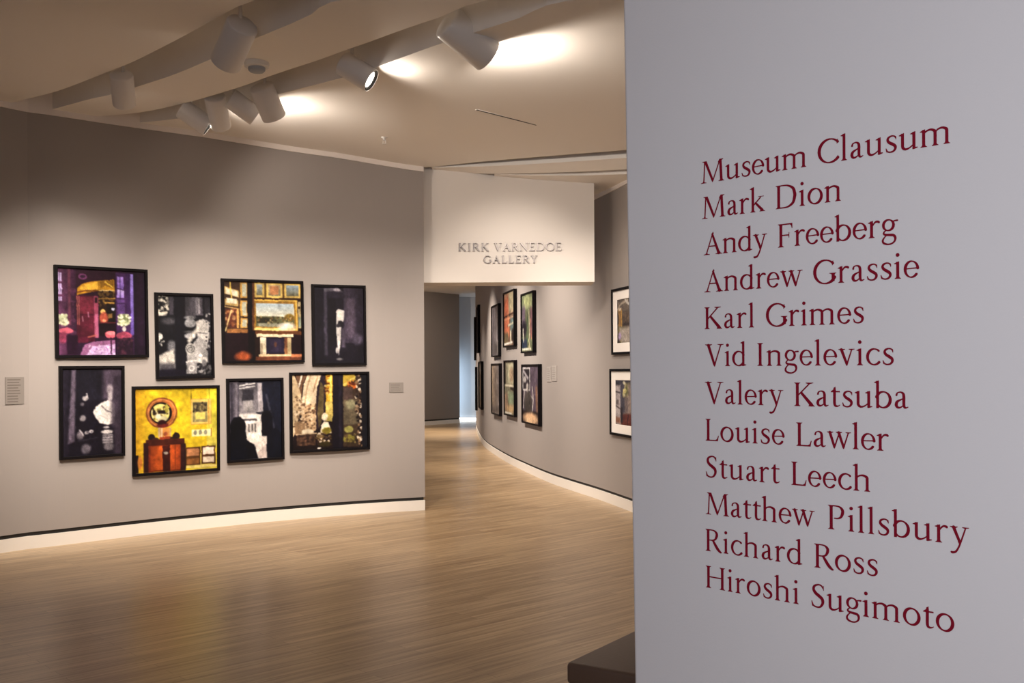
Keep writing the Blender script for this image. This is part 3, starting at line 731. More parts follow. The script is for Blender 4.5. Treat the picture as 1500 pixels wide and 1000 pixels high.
def pic_purple():
    p = Pic((135, 112, 815, 800), (48, 24, 52), 120, 2, .25)
    p.hgrad(135, 112, 275, 800, (110, 62, 100), (60, 28, 55)); p.specks((135, 112, 270, 640), [(96, 48, 84), (56, 26, 50), (120, 66, 104)], 70, 6, 20, .5)
    for y0, y1 in ((148, 218), (235, 318), (338, 372)): p.rect(139, y0, 166, y1, (205, 185, 235)); p.rect(150, y0, 154, y1, (90, 60, 110))
    p.rect(212, 115, 232, 560, (110, 56, 80), 8)
    p.rect(275, 115, 600, 330, (52, 22, 42)); p.ell(325, 172, 34, 24, (120, 62, 110)); p.ell(325, 172, 22, 12, (60, 30, 60))
    p.poly([(278, 330), (284, 262), (330, 226), (395, 208), (445, 200), (570, 186), (572, 280), (440, 285), (360, 300), (290, 318)], (196, 140, 34))
    p.poly([(300, 268), (340, 236), (440, 206), (440, 272), (330, 282)], (240, 186, 62)); p.line([(284, 300), (345, 284), (445, 284)], 9, (120, 60, 20))
    p.poly([(455, 205), (565, 192), (560, 262), (500, 235), (470, 262)], (150, 104, 28)); p.line([(500, 205), (556, 250)], 9, (244, 206, 80)); p.line([(448, 280), (570, 276)], 6, (236, 214, 160))
    p.rect(275, 322, 412, 690, (88, 24, 48)); p.rect(300, 335, 402, 470, (116, 38, 58)); p.rect(306, 480, 402, 640, (100, 30, 52))
    for x in (282, 294): p.line([(x, 330), (x, 560)], 5, (206, 130, 110))
    p.rect(406, 325, 442, 660, (150, 66, 92)); p.rect(416, 335, 434, 380, (40, 16, 30)); p.rect(414, 470, 440, 660, (196, 110, 150), 6, .7)
    p.line([(318, 490), (322, 530)], 5, (220, 170, 190)); p.line([(362, 455), (366, 490)], 5, (200, 150, 180))
    p.rect(446, 284, 572, 545, (44, 26, 20)); p.specks((446, 288, 570, 400), [(120, 88, 40), (80, 56, 26), (160, 120, 60)], 40, 5, 14, .7)
    p.line([(446, 345), (572, 340)], 8, (170, 128, 60)); p.rect(490, 372, 568, 380, (220, 170, 80)); p.rect(505, 390, 572, 530, (26, 18, 20)); p.rect(540, 412, 566, 436, (190, 190, 220)); p.rect(515, 460, 550, 500, (120, 90, 50))
    p.ell(474, 445, 18, 18, (246, 206, 120), 8); p.ell(482, 500, 34, 50, (170, 78, 60), 14); p.ell(486, 520, 14, 12, (236, 160, 120), 8)
    p.rect(446, 540, 572, 650, (30, 14, 26)); p.line([(446, 540), (572, 536)], 7, (120, 44, 54))
    p.rect(580, 130, 720, 800, (72, 40, 90)); p.vgrad(592, 160, 642, 260, (160, 130, 214), (120, 90, 180)); p.vgrad(592, 268, 645, 332, (200, 180, 240), (150, 120, 206)); p.line([(615, 150), (615, 335)], 5, (70, 44, 100))
    p.rect(590, 345, 650, 470, (96, 64, 130), 8); p.line([(590, 380), (650, 376)], 6, (50, 28, 70)); p.vgrad(696, 134, 721, 640, (150, 132, 224), (96, 76, 160)); p.rect(660, 130, 692, 520, (64, 36, 88))
    p.rect(724, 112, 815, 800, (36, 22, 44)); p.rect(750, 112, 800, 800, (44, 24, 50), 12)
    p.poly([(300, 800), (330, 716), (400, 690), (572, 676), (572, 800)], (150, 96, 140)); p.poly([(345, 800), (390, 726), (572, 712), (572, 800)], (206, 172, 220)); p.specks((360, 720, 570, 795), [(236, 216, 244), (150, 104, 168)], 60, 4, 9, .7)
    p.rect(280, 650, 360, 700, (110, 30, 60), 8); p.line([(360, 655), (420, 640)], 12, (190, 100, 90))
    p.ell(532, 634, 46, 30, (196, 92, 108)); p.ell(538, 622, 40, 16, (232, 132, 140)); p.line([(536, 660), (540, 790)], 9, (50, 14, 40)); p.rect(570, 540, 582, 800, (36, 14, 40))
    p.ell(640, 642, 64, 30, (168, 70, 96)); p.rect(584, 664, 716, 800, (44, 24, 44)); p.specks((590, 660, 716, 790), [(110, 56, 76), (70, 36, 60)], 30, 6, 14, .5)
    p.ell(640, 516, 46, 50, (150, 160, 120), 14); p.specks((596, 468, 688, 560), [(236, 238, 214), (206, 214, 176), (120, 130, 90)], 60, 7, 13, .9); p.ell(642, 590, 16, 22, (200, 190, 190))
    p.ell(172, 518, 34, 46, (150, 150, 120), 12); p.specks((140, 478, 205, 560), [(232, 232, 206), (190, 196, 160)], 34, 7, 12, .9)
    p.ell(190, 606, 54, 22, (206, 96, 118)); p.ell(170, 660, 36, 44, (150, 60, 92), 14); p.rect(196, 640, 280, 800, (44, 16, 44), 12); p.grain(.05); return p
def pic_capitals():
    p = Pic((905, 312, 1328, 968), (24, 24, 32), 112, 3)
    p.rect(905, 312, 995, 450, (44, 42, 44)); p.specks((905, 315, 990, 455), [(210, 204, 190), (20, 20, 24), (120, 116, 112)], 60, 6, 13, .9); p.rect(912, 450, 975, 478, (226, 220, 206)); p.rect(996, 320, 1030, 470, (74, 70, 82), 8)
    p.ell(985, 540, 76, 70, (30, 30, 38), 30); p.ell(990, 520, 52, 26, (86, 84, 92), 24); p.ell(918, 660, 26, 44, (206, 204, 200), 8); p.specks((908, 630, 950, 720), [(20, 20, 26), (230, 228, 220)], 16, 6, 12, .9)
    p.ell(1010, 720, 34, 44, (110, 110, 116), 20); p.poly([(908, 800), (960, 770), (1030, 745), (1035, 900), (908, 905)], (196, 192, 184), 1, 20); p.poly([(908, 860), (1035, 860), (1035, 968), (908, 968)], (60, 58, 68), .8, 30)
    p.rect(1040, 312, 1120, 968, (22, 22, 32)); p.rect(905, 915, 1120, 968, (30, 26, 44), 16)
    p.hgrad(1122, 318, 1205, 480, (60, 58, 66), (90, 86, 96)); p.hgrad(1205, 318, 1265, 470, (120, 116, 124), (70, 66, 76)); p.rect(1228, 325, 1240, 460, (150, 146, 152), 6); p.rect(1280, 320, 1326, 800, (44, 42, 50))
    for y, h, v in ((490, 24, 130), (535, 60, 150), (606, 18, 96), (640, 40, 176)): p.ell(1160, y, 46, h*.6, (v, v, v+4), 10)
    p.poly([(1205, 520), (1265, 500), (1310, 520), (1316, 640), (1290, 720), (1216, 640)], (196, 192, 188), 1, 14); p.line([(1215, 612), (1300, 620)], 8, (80, 78, 84)); p.line([(1150, 680), (1220, 580)], 30, (232, 226, 214), .8, 20)
    p.poly([(1130, 760), (1230, 640), (1300, 700), (1300, 860), (1130, 860)], (150, 148, 148), 1, 14)
    p.ell(1160, 745, 42, 48, (170, 168, 164), 8); p.ring(1160, 745, 30, 9, (86, 84, 88)); p.ring(1160, 745, 14, 7, (90, 88, 90)); p.rect(1122, 850, 1210, 950, (150, 148, 150), 8); p.ring(1165, 905, 20, 8, (226, 224, 222)); p.line([(1125, 850), (1205, 840)], 12, (214, 210, 206))
    p.ell(1255, 840, 40, 26, (220, 216, 210), 8); p.ell(1268, 868, 20, 36, (120, 118, 122), 8); p.ell(1240, 800, 16, 12, (240, 236, 230), 5); p.specks((1210, 880, 1320, 950), [(110, 108, 112), (170, 168, 170), (50, 48, 54)], 34, 7, 13, .8)
    p.specks((1285, 450, 1325, 760), [(170, 168, 168), (34, 32, 40)], 40, 5, 10, .8); p.grain(.07); return p
def pic_gallery():
    p = Pic((100, 112, 706, 740), (40, 24, 22), 118, 4, .2)
    p.hgrad(100, 112, 235, 520, (60, 42, 34), (86, 60, 40))
    for a in ([(105, 150), (215, 185), (215, 240), (105, 210)], [(108, 250), (210, 262), (210, 310), (108, 300)]): p.poly(a, (176, 148, 92)); p.poly([(x*.8+32, y*.8+42) for x, y in a], (214, 206, 180))
    p.line([(150, 118), (155, 240)], 8, (226, 196, 90)); p.line([(104, 310), (214, 330)], 8, (206, 170, 110)); p.rect(112, 330, 210, 480, (104, 54, 40)); p.specks((112, 330, 210, 480), [(150, 90, 50), (70, 40, 36), (200, 160, 110)], 30, 6, 15, .6)
    p.line([(108, 505), (155, 340)], 8, (236, 216, 150)); p.rect(196, 330, 212, 480, (206, 160, 90))
    for y0, y1 in ((118, 240), (262, 390), (402, 480)): p.rect(226, y0, 280, y1, (196, 150, 72)); p.rect(240, y0+10, 274, y1-10, (178, 180, 160))
    p.rect(120, 486, 280, 520, (150, 100, 56)); p.rect(280, 112, 332, 740, (20, 14, 20)); p.rect(318, 112, 336, 500, (110, 66, 40), 6)
    p.rect(336, 112, 706, 240, (110, 80, 40))
    for x0, x1, c in ((336, 412, (180, 196, 206)), (428, 556, (190, 164, 122)), (572, 702, (150, 172, 190))):
        p.rect(x0, 118, x1, 232, (222, 190, 104)); p.vgrad(x0+16, 130, x1-14, 218, c, (120, 116, 90))
    p.rect(458, 140, 524, 210, (176, 120, 80)); p.rect(336, 236, 706, 250, (60, 34, 24))
    p.rect(334, 250, 678, 500, (222, 182, 84)); p.rect(334, 262, 664, 484, (160, 116, 44)); p.vgrad(346, 280, 650, 385, (176, 196, 210), (222, 220, 200)); p.rect(346, 385, 650, 468, (104, 104, 72)); p.ell(420, 420, 60, 26, (56, 56, 44), 10); p.ell(610, 392, 40, 30, (150, 120, 50), 10); p.rect(360, 440, 600, 468, (150, 150, 130), 8); p.specks((350, 386, 646, 440), [(60, 54, 40), (190, 170, 120), (120, 80, 40)], 40, 5, 11, .7)
    p.rect(336, 478, 650, 500, (240, 214, 130), 4); p.rect(682, 262, 706, 480, (176, 160, 120)); p.rect(686, 300, 702, 320, (60, 40, 30)); p.rect(686, 390, 702, 470, (120, 140, 130))
    p.ell(590, 470, 66, 34, (246, 236, 224), 22, .95); p.ell(610, 505, 46, 40, (230, 170, 110), 26, .6)
    p.rect(336, 502, 706, 530, (110, 64, 36)); p.rect(346, 528, 640, 552, (236, 222, 186)); p.rect(370, 552, 640, 706, (36, 18, 26)); p.vgrad(374, 556, 420, 700, (226, 216, 190), (206, 190, 160)); p.rect(378, 600, 392, 690, (150, 134, 110)); p.rect(420, 560, 566, 684, (40, 34, 60)); p.rect(450, 570, 540, 670, (54, 44, 72)); p.ell(494, 612, 12, 20, (110, 70, 60), 8); p.vgrad(566, 556, 606, 690, (120, 70, 50), (160, 110, 70)); p.vgrad(590, 556, 622, 690, (190, 170, 130), (170, 150, 110))
    p.rect(360, 690, 640, 712, (214, 190, 150)); p.rect(336, 708, 706, 740, (120, 66, 44)); p.rect(640, 530, 706, 690, (34, 14, 22)); p.rect(100, 520, 280, 740, (34, 18, 26)); p.ell(240, 705, 60, 36, (176, 84, 46), 24); p.rect(620, 690, 706, 715, (196, 120, 80), 6); p.grain(.05); return p
def pic_doorway():
    p = Pic((796, 152, 1190, 762), (30, 26, 40), 112, 5)
    p.hgrad(1030, 152, 1190, 600, (70, 60, 80), (36, 30, 46)); p.rect(1050, 240, 1120, 560, (92, 80, 100), 30); p.rect(874, 160, 900, 700, (74, 68, 86), 14); p.rect(905, 200, 970, 620, (26, 22, 34), 10)
    p.poly([(876, 165), (985, 152), (1040, 200), (1035, 210), (960, 186), (880, 192)], (110, 104, 118), 1, 8); p.ell(980, 176, 26, 14, (166, 158, 168), 8); p.rect(900, 186, 1040, 240, (46, 40, 58), 20)
    p.poly([(972, 340), (990, 326), (1036, 340), (1030, 420), (1012, 450), (1000, 620), (985, 700), (968, 520)], (226, 222, 220), 1, 7); p.ell(998, 380, 18, 36, (250, 246, 236), 10); p.ell(1004, 446, 22, 26, (40, 36, 46), 5); p.ell(986, 460, 16, 16, (60, 56, 66), 5); p.rect(1010, 480, 1040, 640, (90, 80, 100), 16)
    p.ell(972, 660, 10, 24, (210, 206, 206), 6); p.ell(994, 730, 26, 10, (120, 116, 120), 8); p.ell(1140, 570, 40, 44, (84, 76, 96), 26); p.grain(.05); return p
def pic_bust():
    p = Pic((166, 48, 632, 738), (30, 26, 40), 112, 6)
    p.hgrad(160, 48, 220, 738, (50, 44, 62), (36, 30, 46)); p.poly([(240, 56), (272, 56), (258, 620), (206, 640)], (112, 100, 120), 1, 16); p.rect(280, 48, 470, 300, (34, 32, 46), 20)
    p.rect(480, 48, 640, 300, (84, 72, 90), 36); p.rect(570, 100, 640, 738, (62, 52, 68), 24)
    p.ell(340, 285, 24, 18, (196, 190, 194), 8); p.line([(352, 250), (362, 282)], 10, (206, 200, 204)); p.ell(318, 330, 16, 14, (100, 94, 104), 8); p.ell(322, 440, 24, 24, (150, 144, 150), 12)
    p.ell(538, 215, 26, 40, (150, 140, 150), 16); p.rect(522, 240, 556, 320, (170, 162, 168), 12)
    p.poly([(402, 395), (424, 352), (470, 322), (520, 304), (570, 320), (580, 400), (570, 490), (520, 500), (460, 486), (422, 440)], (236, 230, 226), 1, 7); p.rect(545, 300, 610, 520, (70, 60, 76), 30, .85); p.line([(470, 345), (500, 378), (560, 408)], 9, (110, 102, 110), 1, 5); p.line([(455, 420), (520, 450)], 6, (190, 184, 184), 1, 6)
    p.ell(508, 520, 26, 10, (180, 174, 178), 6); p.ell(512, 556, 46, 16, (222, 216, 216), 6); p.rect(476, 575, 560, 650, (150, 144, 150), 10)
    for y in (590, 610, 632): p.line([(478, y), (555, y)], 6, (80, 74, 86))
    p.ell(525, 675, 40, 32, (110, 104, 112), 14); p.ell(300, 575, 26, 34, (120, 112, 122), 14); p.line([(296, 532), (318, 560), (326, 578)], 8, (206, 200, 206), 1, 4); p.ell(352, 556, 16, 13, (180, 174, 178), 5); p.ell(356, 556, 8, 6, (50, 46, 60), 4); p.ell(388, 548, 18, 13, (206, 200, 204), 5); p.ell(390, 550, 8, 5, (60, 56, 68), 4); p.ell(345, 685, 36, 40, (104, 98, 110), 18); p.line([(290, 620), (440, 600)], 12, (50, 46, 60), 1, 8); p.grain(.05); return p
def pic_yellow():
    p = Pic((728, 200, 1362, 862), (214, 184, 36), 124, 7, .15)
    p.hgrad(728, 200, 860, 862, (196, 146, 30), (214, 184, 36)); p.vgrad(1280, 200, 1362, 700, (222, 222, 60), (206, 196, 100), .7); p.rect(1150, 700, 1362, 862, (214, 200, 110), 40, .6)
    for x in (1155, 1300): p.line([(x, 200), (x+2, 290)], 5, (120, 104, 30))
    p.ell(928, 392, 120, 122, (150, 84, 40)); p.ell(928, 392, 108, 110, (206, 132, 74)); p.ell(928, 392, 98, 100, (176, 100, 50)); p.ell(922, 394, 84, 86, (24, 18, 18)); p.ell(918, 394, 70, 74, (236, 222, 130)); p.specks((856, 345, 980, 450), [(40, 30, 26), (120, 110, 50), (206, 190, 90), (70, 54, 34), (240, 230, 180)], 46, 7, 17, .85); p.rect(900, 372, 960, 400, (44, 32, 28), 6); p.ell(870, 386, 12, 20, (50, 38, 30), 5); p.ell(930, 440, 40, 24, (196, 190, 150), 10); p.ell(900, 420, 22, 18, (230, 226, 200), 6); p.ell(965, 360, 14, 40, (160, 150, 60), 6)
    p.ell(930, 478, 34, 30, (56, 20, 24), 8); p.poly([(885, 488), (975, 478), (970, 505), (910, 512)], (120, 40, 36))
    p.rect(900, 508, 920, 584, (196, 170, 130)); p.rect(984, 508, 1000, 584, (196, 160, 100)); p.rect(918, 512, 986, 584, (206, 140, 70)); p.line([(928, 515), (928, 580)], 6, (250, 240, 220)); p.ell(958, 560, 16, 18, (160, 80, 50), 6); p.rect(910, 580, 1000, 604, (150, 60, 34))
    p.ell(850, 585, 26, 28, (40, 26, 26), 6); p.ell(880, 600, 24, 14, (70, 44, 34), 5); p.ell(1040, 580, 26, 30, (44, 28, 26), 6); p.ell(1012, 600, 22, 14, (54, 34, 30), 5)
    p.rect(808, 602, 1102, 650, (82, 34, 24)); p.rect(790, 625, 830, 862, (54, 24, 26), 6); p.rect(826, 648, 1080, 862, (120, 44, 22)); p.hgrad(842, 655, 936, 850, (150, 60, 24), (206, 92, 34)); p.rect(936, 652, 992, 862, (70, 26, 22)); p.hgrad(992, 650, 1070, 850, (206, 88, 34), (160, 64, 28)); p.line([(1030, 650), (1030, 850)], 5, (120, 50, 24)); p.rect(1072, 645, 1112, 862, (60, 30, 30), 6); p.ell(962, 710, 18, 12, (160, 150, 140), 6)
    p.rect(1110, 678, 1228, 826, (96, 60, 30)); p.rect(1120, 690, 1216, 750, (176, 120, 80)); p.rect(1120, 770, 1216, 815, (150, 96, 50)); p.rect(1236, 674, 1350, 820, (90, 56, 30)); p.rect(1248, 686, 1338, 745, (236, 216, 196)); p.rect(1248, 762, 1338, 808, (222, 204, 180)); p.rect(1110, 826, 1362, 846, (226, 206, 120)); p.line([(1108, 700), (1110, 840)], 8, (40, 26, 24))
    p.rect(1152, 286, 1318, 496, (206, 160, 70)); p.rect(1158, 292, 1312, 490, (236, 200, 104)); p.rect(1168, 312, 1286, 478, (150, 140, 90)); p.rect(1170, 318, 1284, 390, (96, 86, 60)); p.specks((1172, 320, 1282, 390), [(60, 50, 40), (150, 134, 90)], 30, 6, 13, .8); p.rect(1190, 398, 1265, 454, (236, 214, 110)); p.rect(1294, 290, 1300, 490, (180, 120, 50))
    p.rect(1160, 536, 1318, 592, (236, 226, 170)); p.rect(1312, 530, 1320, 598, (160, 110, 50))
    for x in (1188, 1228, 1270): p.ell(x, 562, 14, 20, (130, 128, 110), 3)
    p.rect(728, 720, 752, 862, (34, 20, 26)); p.ell(764, 780, 18, 50, (196, 120, 50), 8); p.grain(.03); return p
def pic_silhouette():
    p = Pic((140, 148, 548, 752), (26, 28, 46), 112, 8)
    p.rect(140, 148, 215, 560, (96, 90, 104), 10); p.rect(150, 160, 170, 520, (60, 56, 70), 8); p.rect(186, 160, 204, 500, (120, 114, 126), 8); p.vgrad(215, 160, 362, 400, (86, 82, 92), (130, 126, 132)); p.rect(240, 215, 330, 300, (54, 52, 62), 8); p.rect(250, 300, 325, 380, (150, 146, 148), 12); p.line([(222, 186), (342, 168)], 8, (240, 238, 236)); p.line([(222, 206), (342, 190)], 8, (220, 218, 218)); p.rect(220, 398, 360, 410, (176, 172, 172), 5)
    p.rect(362, 165, 404, 400, (170, 164, 170), 8); p.poly([(398, 170), (430, 148), (548, 148), (548, 752), (500, 520), (420, 400), (400, 300)], (26, 30, 50), 1, 5); p.line([(430, 260), (490, 520)], 14, (66, 66, 84), 1, 10)
    p.rect(215, 408, 392, 580, (222, 216, 212)); p.rect(240, 440, 355, 456, (96, 92, 96)); p.rect(275, 478, 352, 540, (190, 184, 180)); p.line([(290, 485), (290, 540)], 8, (60, 56, 60)); p.line([(316, 485), (316, 540)], 8, (60, 56, 60)); p.line([(340, 485), (340, 540)], 8, (70, 66, 70)); p.rect(240, 456, 355, 470, (246, 242, 238)); p.rect(270, 575, 434, 752, (240, 230, 222)); p.rect(268, 555, 390, 580, (250, 246, 240)); p.poly([(360, 700), (430, 640), (436, 752), (360, 752)], (206, 190, 184), 1, 14)
    p.ell(205, 500, 62, 76, (12, 13, 24), 6); p.poly([(150, 520), (262, 520), (276, 610), (330, 640), (362, 752), (140, 752), (140, 560)], (12, 14, 26), 1, 8); p.rect(140, 600, 270, 752, (12, 15, 30)); p.ell(430, 440, 44, 60, (14, 16, 28), 6); p.rect(392, 430, 480, 580, (16, 18, 32), 8); p.poly([(430, 580), (500, 520), (548, 560), (548, 752), (430, 752)], (16, 20, 36), 1, 6); p.line([(350, 398), (480, 384)], 8, (30, 30, 40)); p.grain(.04); return p
def pic_arches():
    p = Pic((622, 96, 1212, 690), (34, 22, 26), 124, 9)
    p.poly([(622, 96), (640, 96), (690, 220), (700, 320), (640, 560), (622, 600)], (200, 176, 140)); p.specks((622, 250, 700, 560), [(110, 86, 62), (226, 206, 176), (160, 130, 96)], 60, 6, 13, .75)
    p.poly([(650, 96), (735, 96), (705, 180), (695, 260), (672, 190)], (120, 86, 64)); p.poly([(740, 96), (850, 96), (815, 200), (805, 330), (790, 420), (700, 420), (700, 280), (712, 180)], (226, 204, 172)); p.line([(765, 100), (730, 250), (720, 330)], 8, (180, 150, 116)); p.line([(820, 110), (790, 230)], 10, (180, 146, 110)); p.line([(675, 190), (700, 100)], 10, (246, 236, 216))
    p.rect(690, 330, 806, 540, (190, 160, 124), 6); p.specks((690, 330, 806, 520), [(226, 204, 170), (120, 90, 66), (90, 64, 48)], 80, 6, 12, .8); p.rect(640, 470, 720, 570, (150, 120, 90), 8); p.ell(738, 548, 50, 22, (236, 220, 190), 6); p.rect(655, 566, 800, 660, (84, 58, 46)); p.specks((660, 575, 800, 655), [(54, 36, 32), (120, 86, 66)], 40, 6, 14, .7); p.line([(655, 566), (806, 560)], 10, (206, 180, 146))
    p.poly([(850, 96), (895, 96), (885, 300), (860, 460), (810, 540), (806, 330), (820, 200)], (50, 36, 48)); p.poly([(838, 150), (872, 200), (860, 430), (826, 520), (815, 400)], (104, 88, 56), 1, 6)
    p.rect(884, 96, 940, 400, (206, 160, 40)); p.rect(900, 110, 930, 300, (236, 196, 70), 6); p.specks((880, 100, 915, 260), [(120, 60, 24), (200, 120, 30), (250, 220, 130)], 30, 5, 12, .8); p.line([(925, 100), (925, 420)], 10, (250, 226, 120)); p.rect(880, 310, 935, 470, (190, 170, 90), 6)
    p.ell(872, 432, 24, 32, (236, 220, 190), 5); p.poly([(838, 560), (842, 495), (868, 468), (905, 480), (925, 560)], (244, 232, 208), 1, 6); p.ell(886, 540, 38, 26, (130, 116, 40), 8); p.ell(832, 590, 26, 36, (222, 200, 170), 8); p.specks((806, 560, 920, 660), [(236, 220, 196), (110, 86, 50), (60, 40, 34)], 50, 6, 13, .8); p.rect(622, 655, 940, 690, (34, 22, 24), 5); p.ell(830, 680, 14, 6, (246, 240, 230), 3); p.ell(872, 650, 50, 20, (60, 50, 24), 8)
    p.rect(938, 80, 1020, 700, (26, 20, 34)); p.rect(985, 96, 1006, 690, (40, 34, 50), 8)
    p.rect(1020, 96, 1150, 680, (74, 56, 44)); p.poly([(1020, 96), (1110, 96), (1130, 140), (1040, 190), (1020, 190)], (190, 160, 60)); p.line([(1025, 180), (1120, 120)], 12, (226, 206, 110)); p.ell(1096, 190, 34, 26, (226, 110, 40), 8); p.specks((1060, 150, 1140, 240), [(240, 150, 60), (110, 44, 24), (60, 34, 30)], 24, 6, 14, .8); p.rect(1022, 200, 1100, 300, (90, 70, 66), 16); p.rect(1022, 300, 1140, 500, (110, 98, 78), 14); p.ell(1080, 340, 40, 40, (140, 136, 106), 18); p.ell(1062, 540, 36, 30, (150, 146, 80), 8); p.ell(1062, 615, 46, 34, (140, 130, 56), 8); p.specks((1020, 560, 1140, 670), [(56, 44, 30), (180, 160, 90), (90, 70, 50)], 26, 7, 14, .6)
    p.specks((1120, 100, 1170, 680), [(240, 226, 204), (60, 44, 40), (160, 130, 100), (30, 22, 26)], 70, 6, 15, .85); p.rect(1168, 90, 1216, 700, (26, 26, 36), 8); p.grain(.05); return p
def pic_room(kind):                      # prints seen edge-on in the passage, and the two with white mats
    p = Pic((0, 0, 100, 100), (84, 76, 72), 72, 20+kind)
    if kind == 0:
        p.a[:] = (104, 110, 84); p.rect(0, 0, 100, 25, (150, 160, 124), 8); p.rect(20, 5, 80, 22, (170, 178, 128), 8); p.rect(0, 20, 30, 60, (110, 96, 110), 10); p.rect(70, 25, 100, 75, (120, 90, 96), 10); p.ell(20, 60, 22, 14, (40, 36, 48), 10); p.line([(62, 28), (66, 70), (58, 98)], 3, (236, 226, 190)); p.line([(48, 40), (44, 75), (60, 88)], 3, (60, 110, 70)); p.line([(76, 45), (82, 78)], 4, (190, 120, 100)); p.rect(0, 78, 45, 95, (48, 60, 84), 6); p.line([(10, 60), (14, 82)], 5, (220, 214, 200)); p.rect(0, 94, 80, 98, (226, 224, 206)); p.line([(60, 82), (70, 96)], 7, (200, 190, 150))
    elif kind == 1:
        p.a[:] = (120, 92, 76); p.rect(0, 0, 100, 45, (160, 136, 112), 8); p.rect(45, 0, 100, 35, (170, 160, 130), 10); p.poly([(0, 10), (40, 5), (55, 80), (0, 85)], (190, 104, 74), 1, 16); p.line([(0, 45), (100, 40)], 3, (70, 40, 34)); p.line([(0, 50), (100, 47)], 3, (226, 160, 120)); p.line([(38, 40), (45, 80)], 4, (240, 160, 110)); p.rect(60, 48, 100, 75, (104, 124, 124), 8); p.line([(40, 62), (100, 58)], 4, (200, 196, 170)); p.rect(0, 75, 40, 95, (110, 96, 70), 8); p.line([(64, 76), (66, 95)], 9, (220, 214, 190)); p.line([(0, 97), (80, 94)], 4, (240, 236, 224)); p.rect(75, 70, 100, 92, (40, 30, 34), 6)
    elif kind == 2:
        p.a[:] = (120, 112, 116); p.hgrad(0, 0, 100, 100, (104, 96, 100), (150, 142, 146)); p.rect(20, 0, 30, 80, (86, 80, 86), 8); p.rect(60, 0, 75, 90, (164, 156, 160), 8); p.rect(0, 75, 100, 100, (96, 90, 92), 12); p.rect(80, 70, 100, 95, (214, 206, 200), 8)
    elif kind == 3:
        p.a[:] = (90, 80, 92); p.rect(50, 0, 100, 80, (104, 90, 106), 8); p.rect(2, 3, 45, 42, (64, 58, 66)); p.line([(2, 4), (45, 4), (45, 43), (2, 43), (2, 4)], 3, (224, 220, 220)); p.line([(4, 8), (34, 22)], 6, (176, 170, 176)); p.ell(14, 24, 10, 6, (196, 190, 190), 3); p.ell(30, 37, 7, 6, (190, 184, 180), 3); p.line([(12, 43), (4, 75)], 3, (226, 220, 214)); p.line([(60, 36), (66, 60), (56, 90)], 3, (230, 226, 216)); p.line([(26, 44), (60, 56)], 3, (196, 190, 184)); p.ell(35, 66, 24, 22, (84, 78, 76), 8); p.line([(85, 40), (88, 85)], 10, (150, 112, 90), 1, 8); p.rect(0, 80, 100, 100, (50, 40, 40), 4); p.ell(50, 93, 46, 11, (232, 190, 150), 6)
    elif kind == 4:
        p.a[:] = (128, 124, 104); p.rect(30, 3, 90, 42, (190, 186, 156), 6); p.rect(0, 0, 18, 45, (74, 66, 54), 5); p.line([(14, 2), (16, 44)], 4, (206, 200, 170)); p.ell(70, 25, 20, 14, (170, 146, 120), 8); p.line([(0, 45), (100, 46)], 4, (222, 214, 190)); p.line([(60, 50), (95, 52)], 5, (60, 50, 46)); p.rect(35, 58, 95, 80, (140, 156, 126), 8); p.rect(0, 60, 30, 95, (150, 124, 104), 8); p.rect(20, 82, 90, 96, (190, 160, 120), 8); p.rect(0, 96, 70, 99, (236, 232, 220))
    elif kind == 5:
        p.a[:] = (140, 126, 112); p.hgrad(0, 0, 100, 100, (160, 140, 120), (126, 118, 120)); p.rect(35, 5, 55, 90, (124, 110, 100), 12); p.rect(0, 85, 100, 100, (110, 100, 96), 10)
    elif kind == 6:
        p.a[:] = (54, 44, 48); p.rect(30, 10, 60, 90, (86, 72, 70), 12)
    elif kind == 7:
        p.a[:] = (96, 84, 74); p.rect(35, 0, 60, 100, (150, 130, 110), 12); p.ell(50, 15, 20, 10, (170, 160, 150), 8); p.rect(70, 0, 100, 100, (66, 56, 50), 8)
    elif kind == 8:
        p.a[:] = (96, 84, 72); p.poly([(0, 0), (100, 0), (100, 25), (40, 30), (0, 40)], (120, 108, 96), 1, 10); p.line([(0, 25), (20, 10), (50, 5)], 5, (176, 164, 146)); p.line([(40, 4), (55, 14)], 6, (206, 200, 190)); p.rect(5, 22, 22, 62, (170, 130, 76), 5); p.rect(8, 20, 20, 26, (240, 224, 200), 3); p.rect(0, 35, 8, 55, (84, 72, 60), 3); p.line([(21, 26), (22, 62)], 3, (220, 170, 80)); p.rect(28, 30, 100, 60, (110, 92, 76), 6); p.rect(28, 55, 100, 63, (74, 58, 50), 6); p.rect(4, 64, 40, 100, (110, 104, 60), 10); p.poly([(10, 66), (100, 62), (100, 100), (20, 100)], (176, 166, 156), 1, 10); p.poly([(0, 75), (12, 95), (0, 100)], (60, 44, 44), 1, 3); p.ell(12, 84, 7, 9, (170, 150, 190), 5); p.rect(60, 0, 100, 30, (130, 118, 104), 12)
    else:
        p.a[:] = (130, 118, 114); p.rect(0, 0, 100, 12, (70, 66, 76), 5); p.rect(0, 12, 26, 100, (186, 176, 176), 6); p.line([(0, 26), (22, 28)], 3, (84, 76, 80)); p.ell(10, 50, 7, 6, (110, 100, 100), 4); p.line([(2, 58), (22, 64)], 3, (90, 80, 80)); p.rect(24, 10, 44, 72, (84, 80, 92), 6); p.rect(44, 6, 62, 40, (160, 150, 110), 6); p.specks((40, 4, 100, 34), [(206, 196, 130), (110, 110, 70), (230, 224, 190)], 24, 3, 7, .8); p.rect(44, 36, 100, 76, (120, 106, 104), 8); p.poly([(26, 76), (100, 72), (100, 100), (26, 100)], (120, 56, 40), 1, 5); p.line([(60, 76), (55, 100)], 4, (70, 34, 30)); p.rect(24, 60, 34, 95, (54, 44, 48), 5); p.rect(0, 84, 22, 96, (166, 110, 80), 5); p.rect(60, 6, 100, 70, (150, 134, 124), 8)
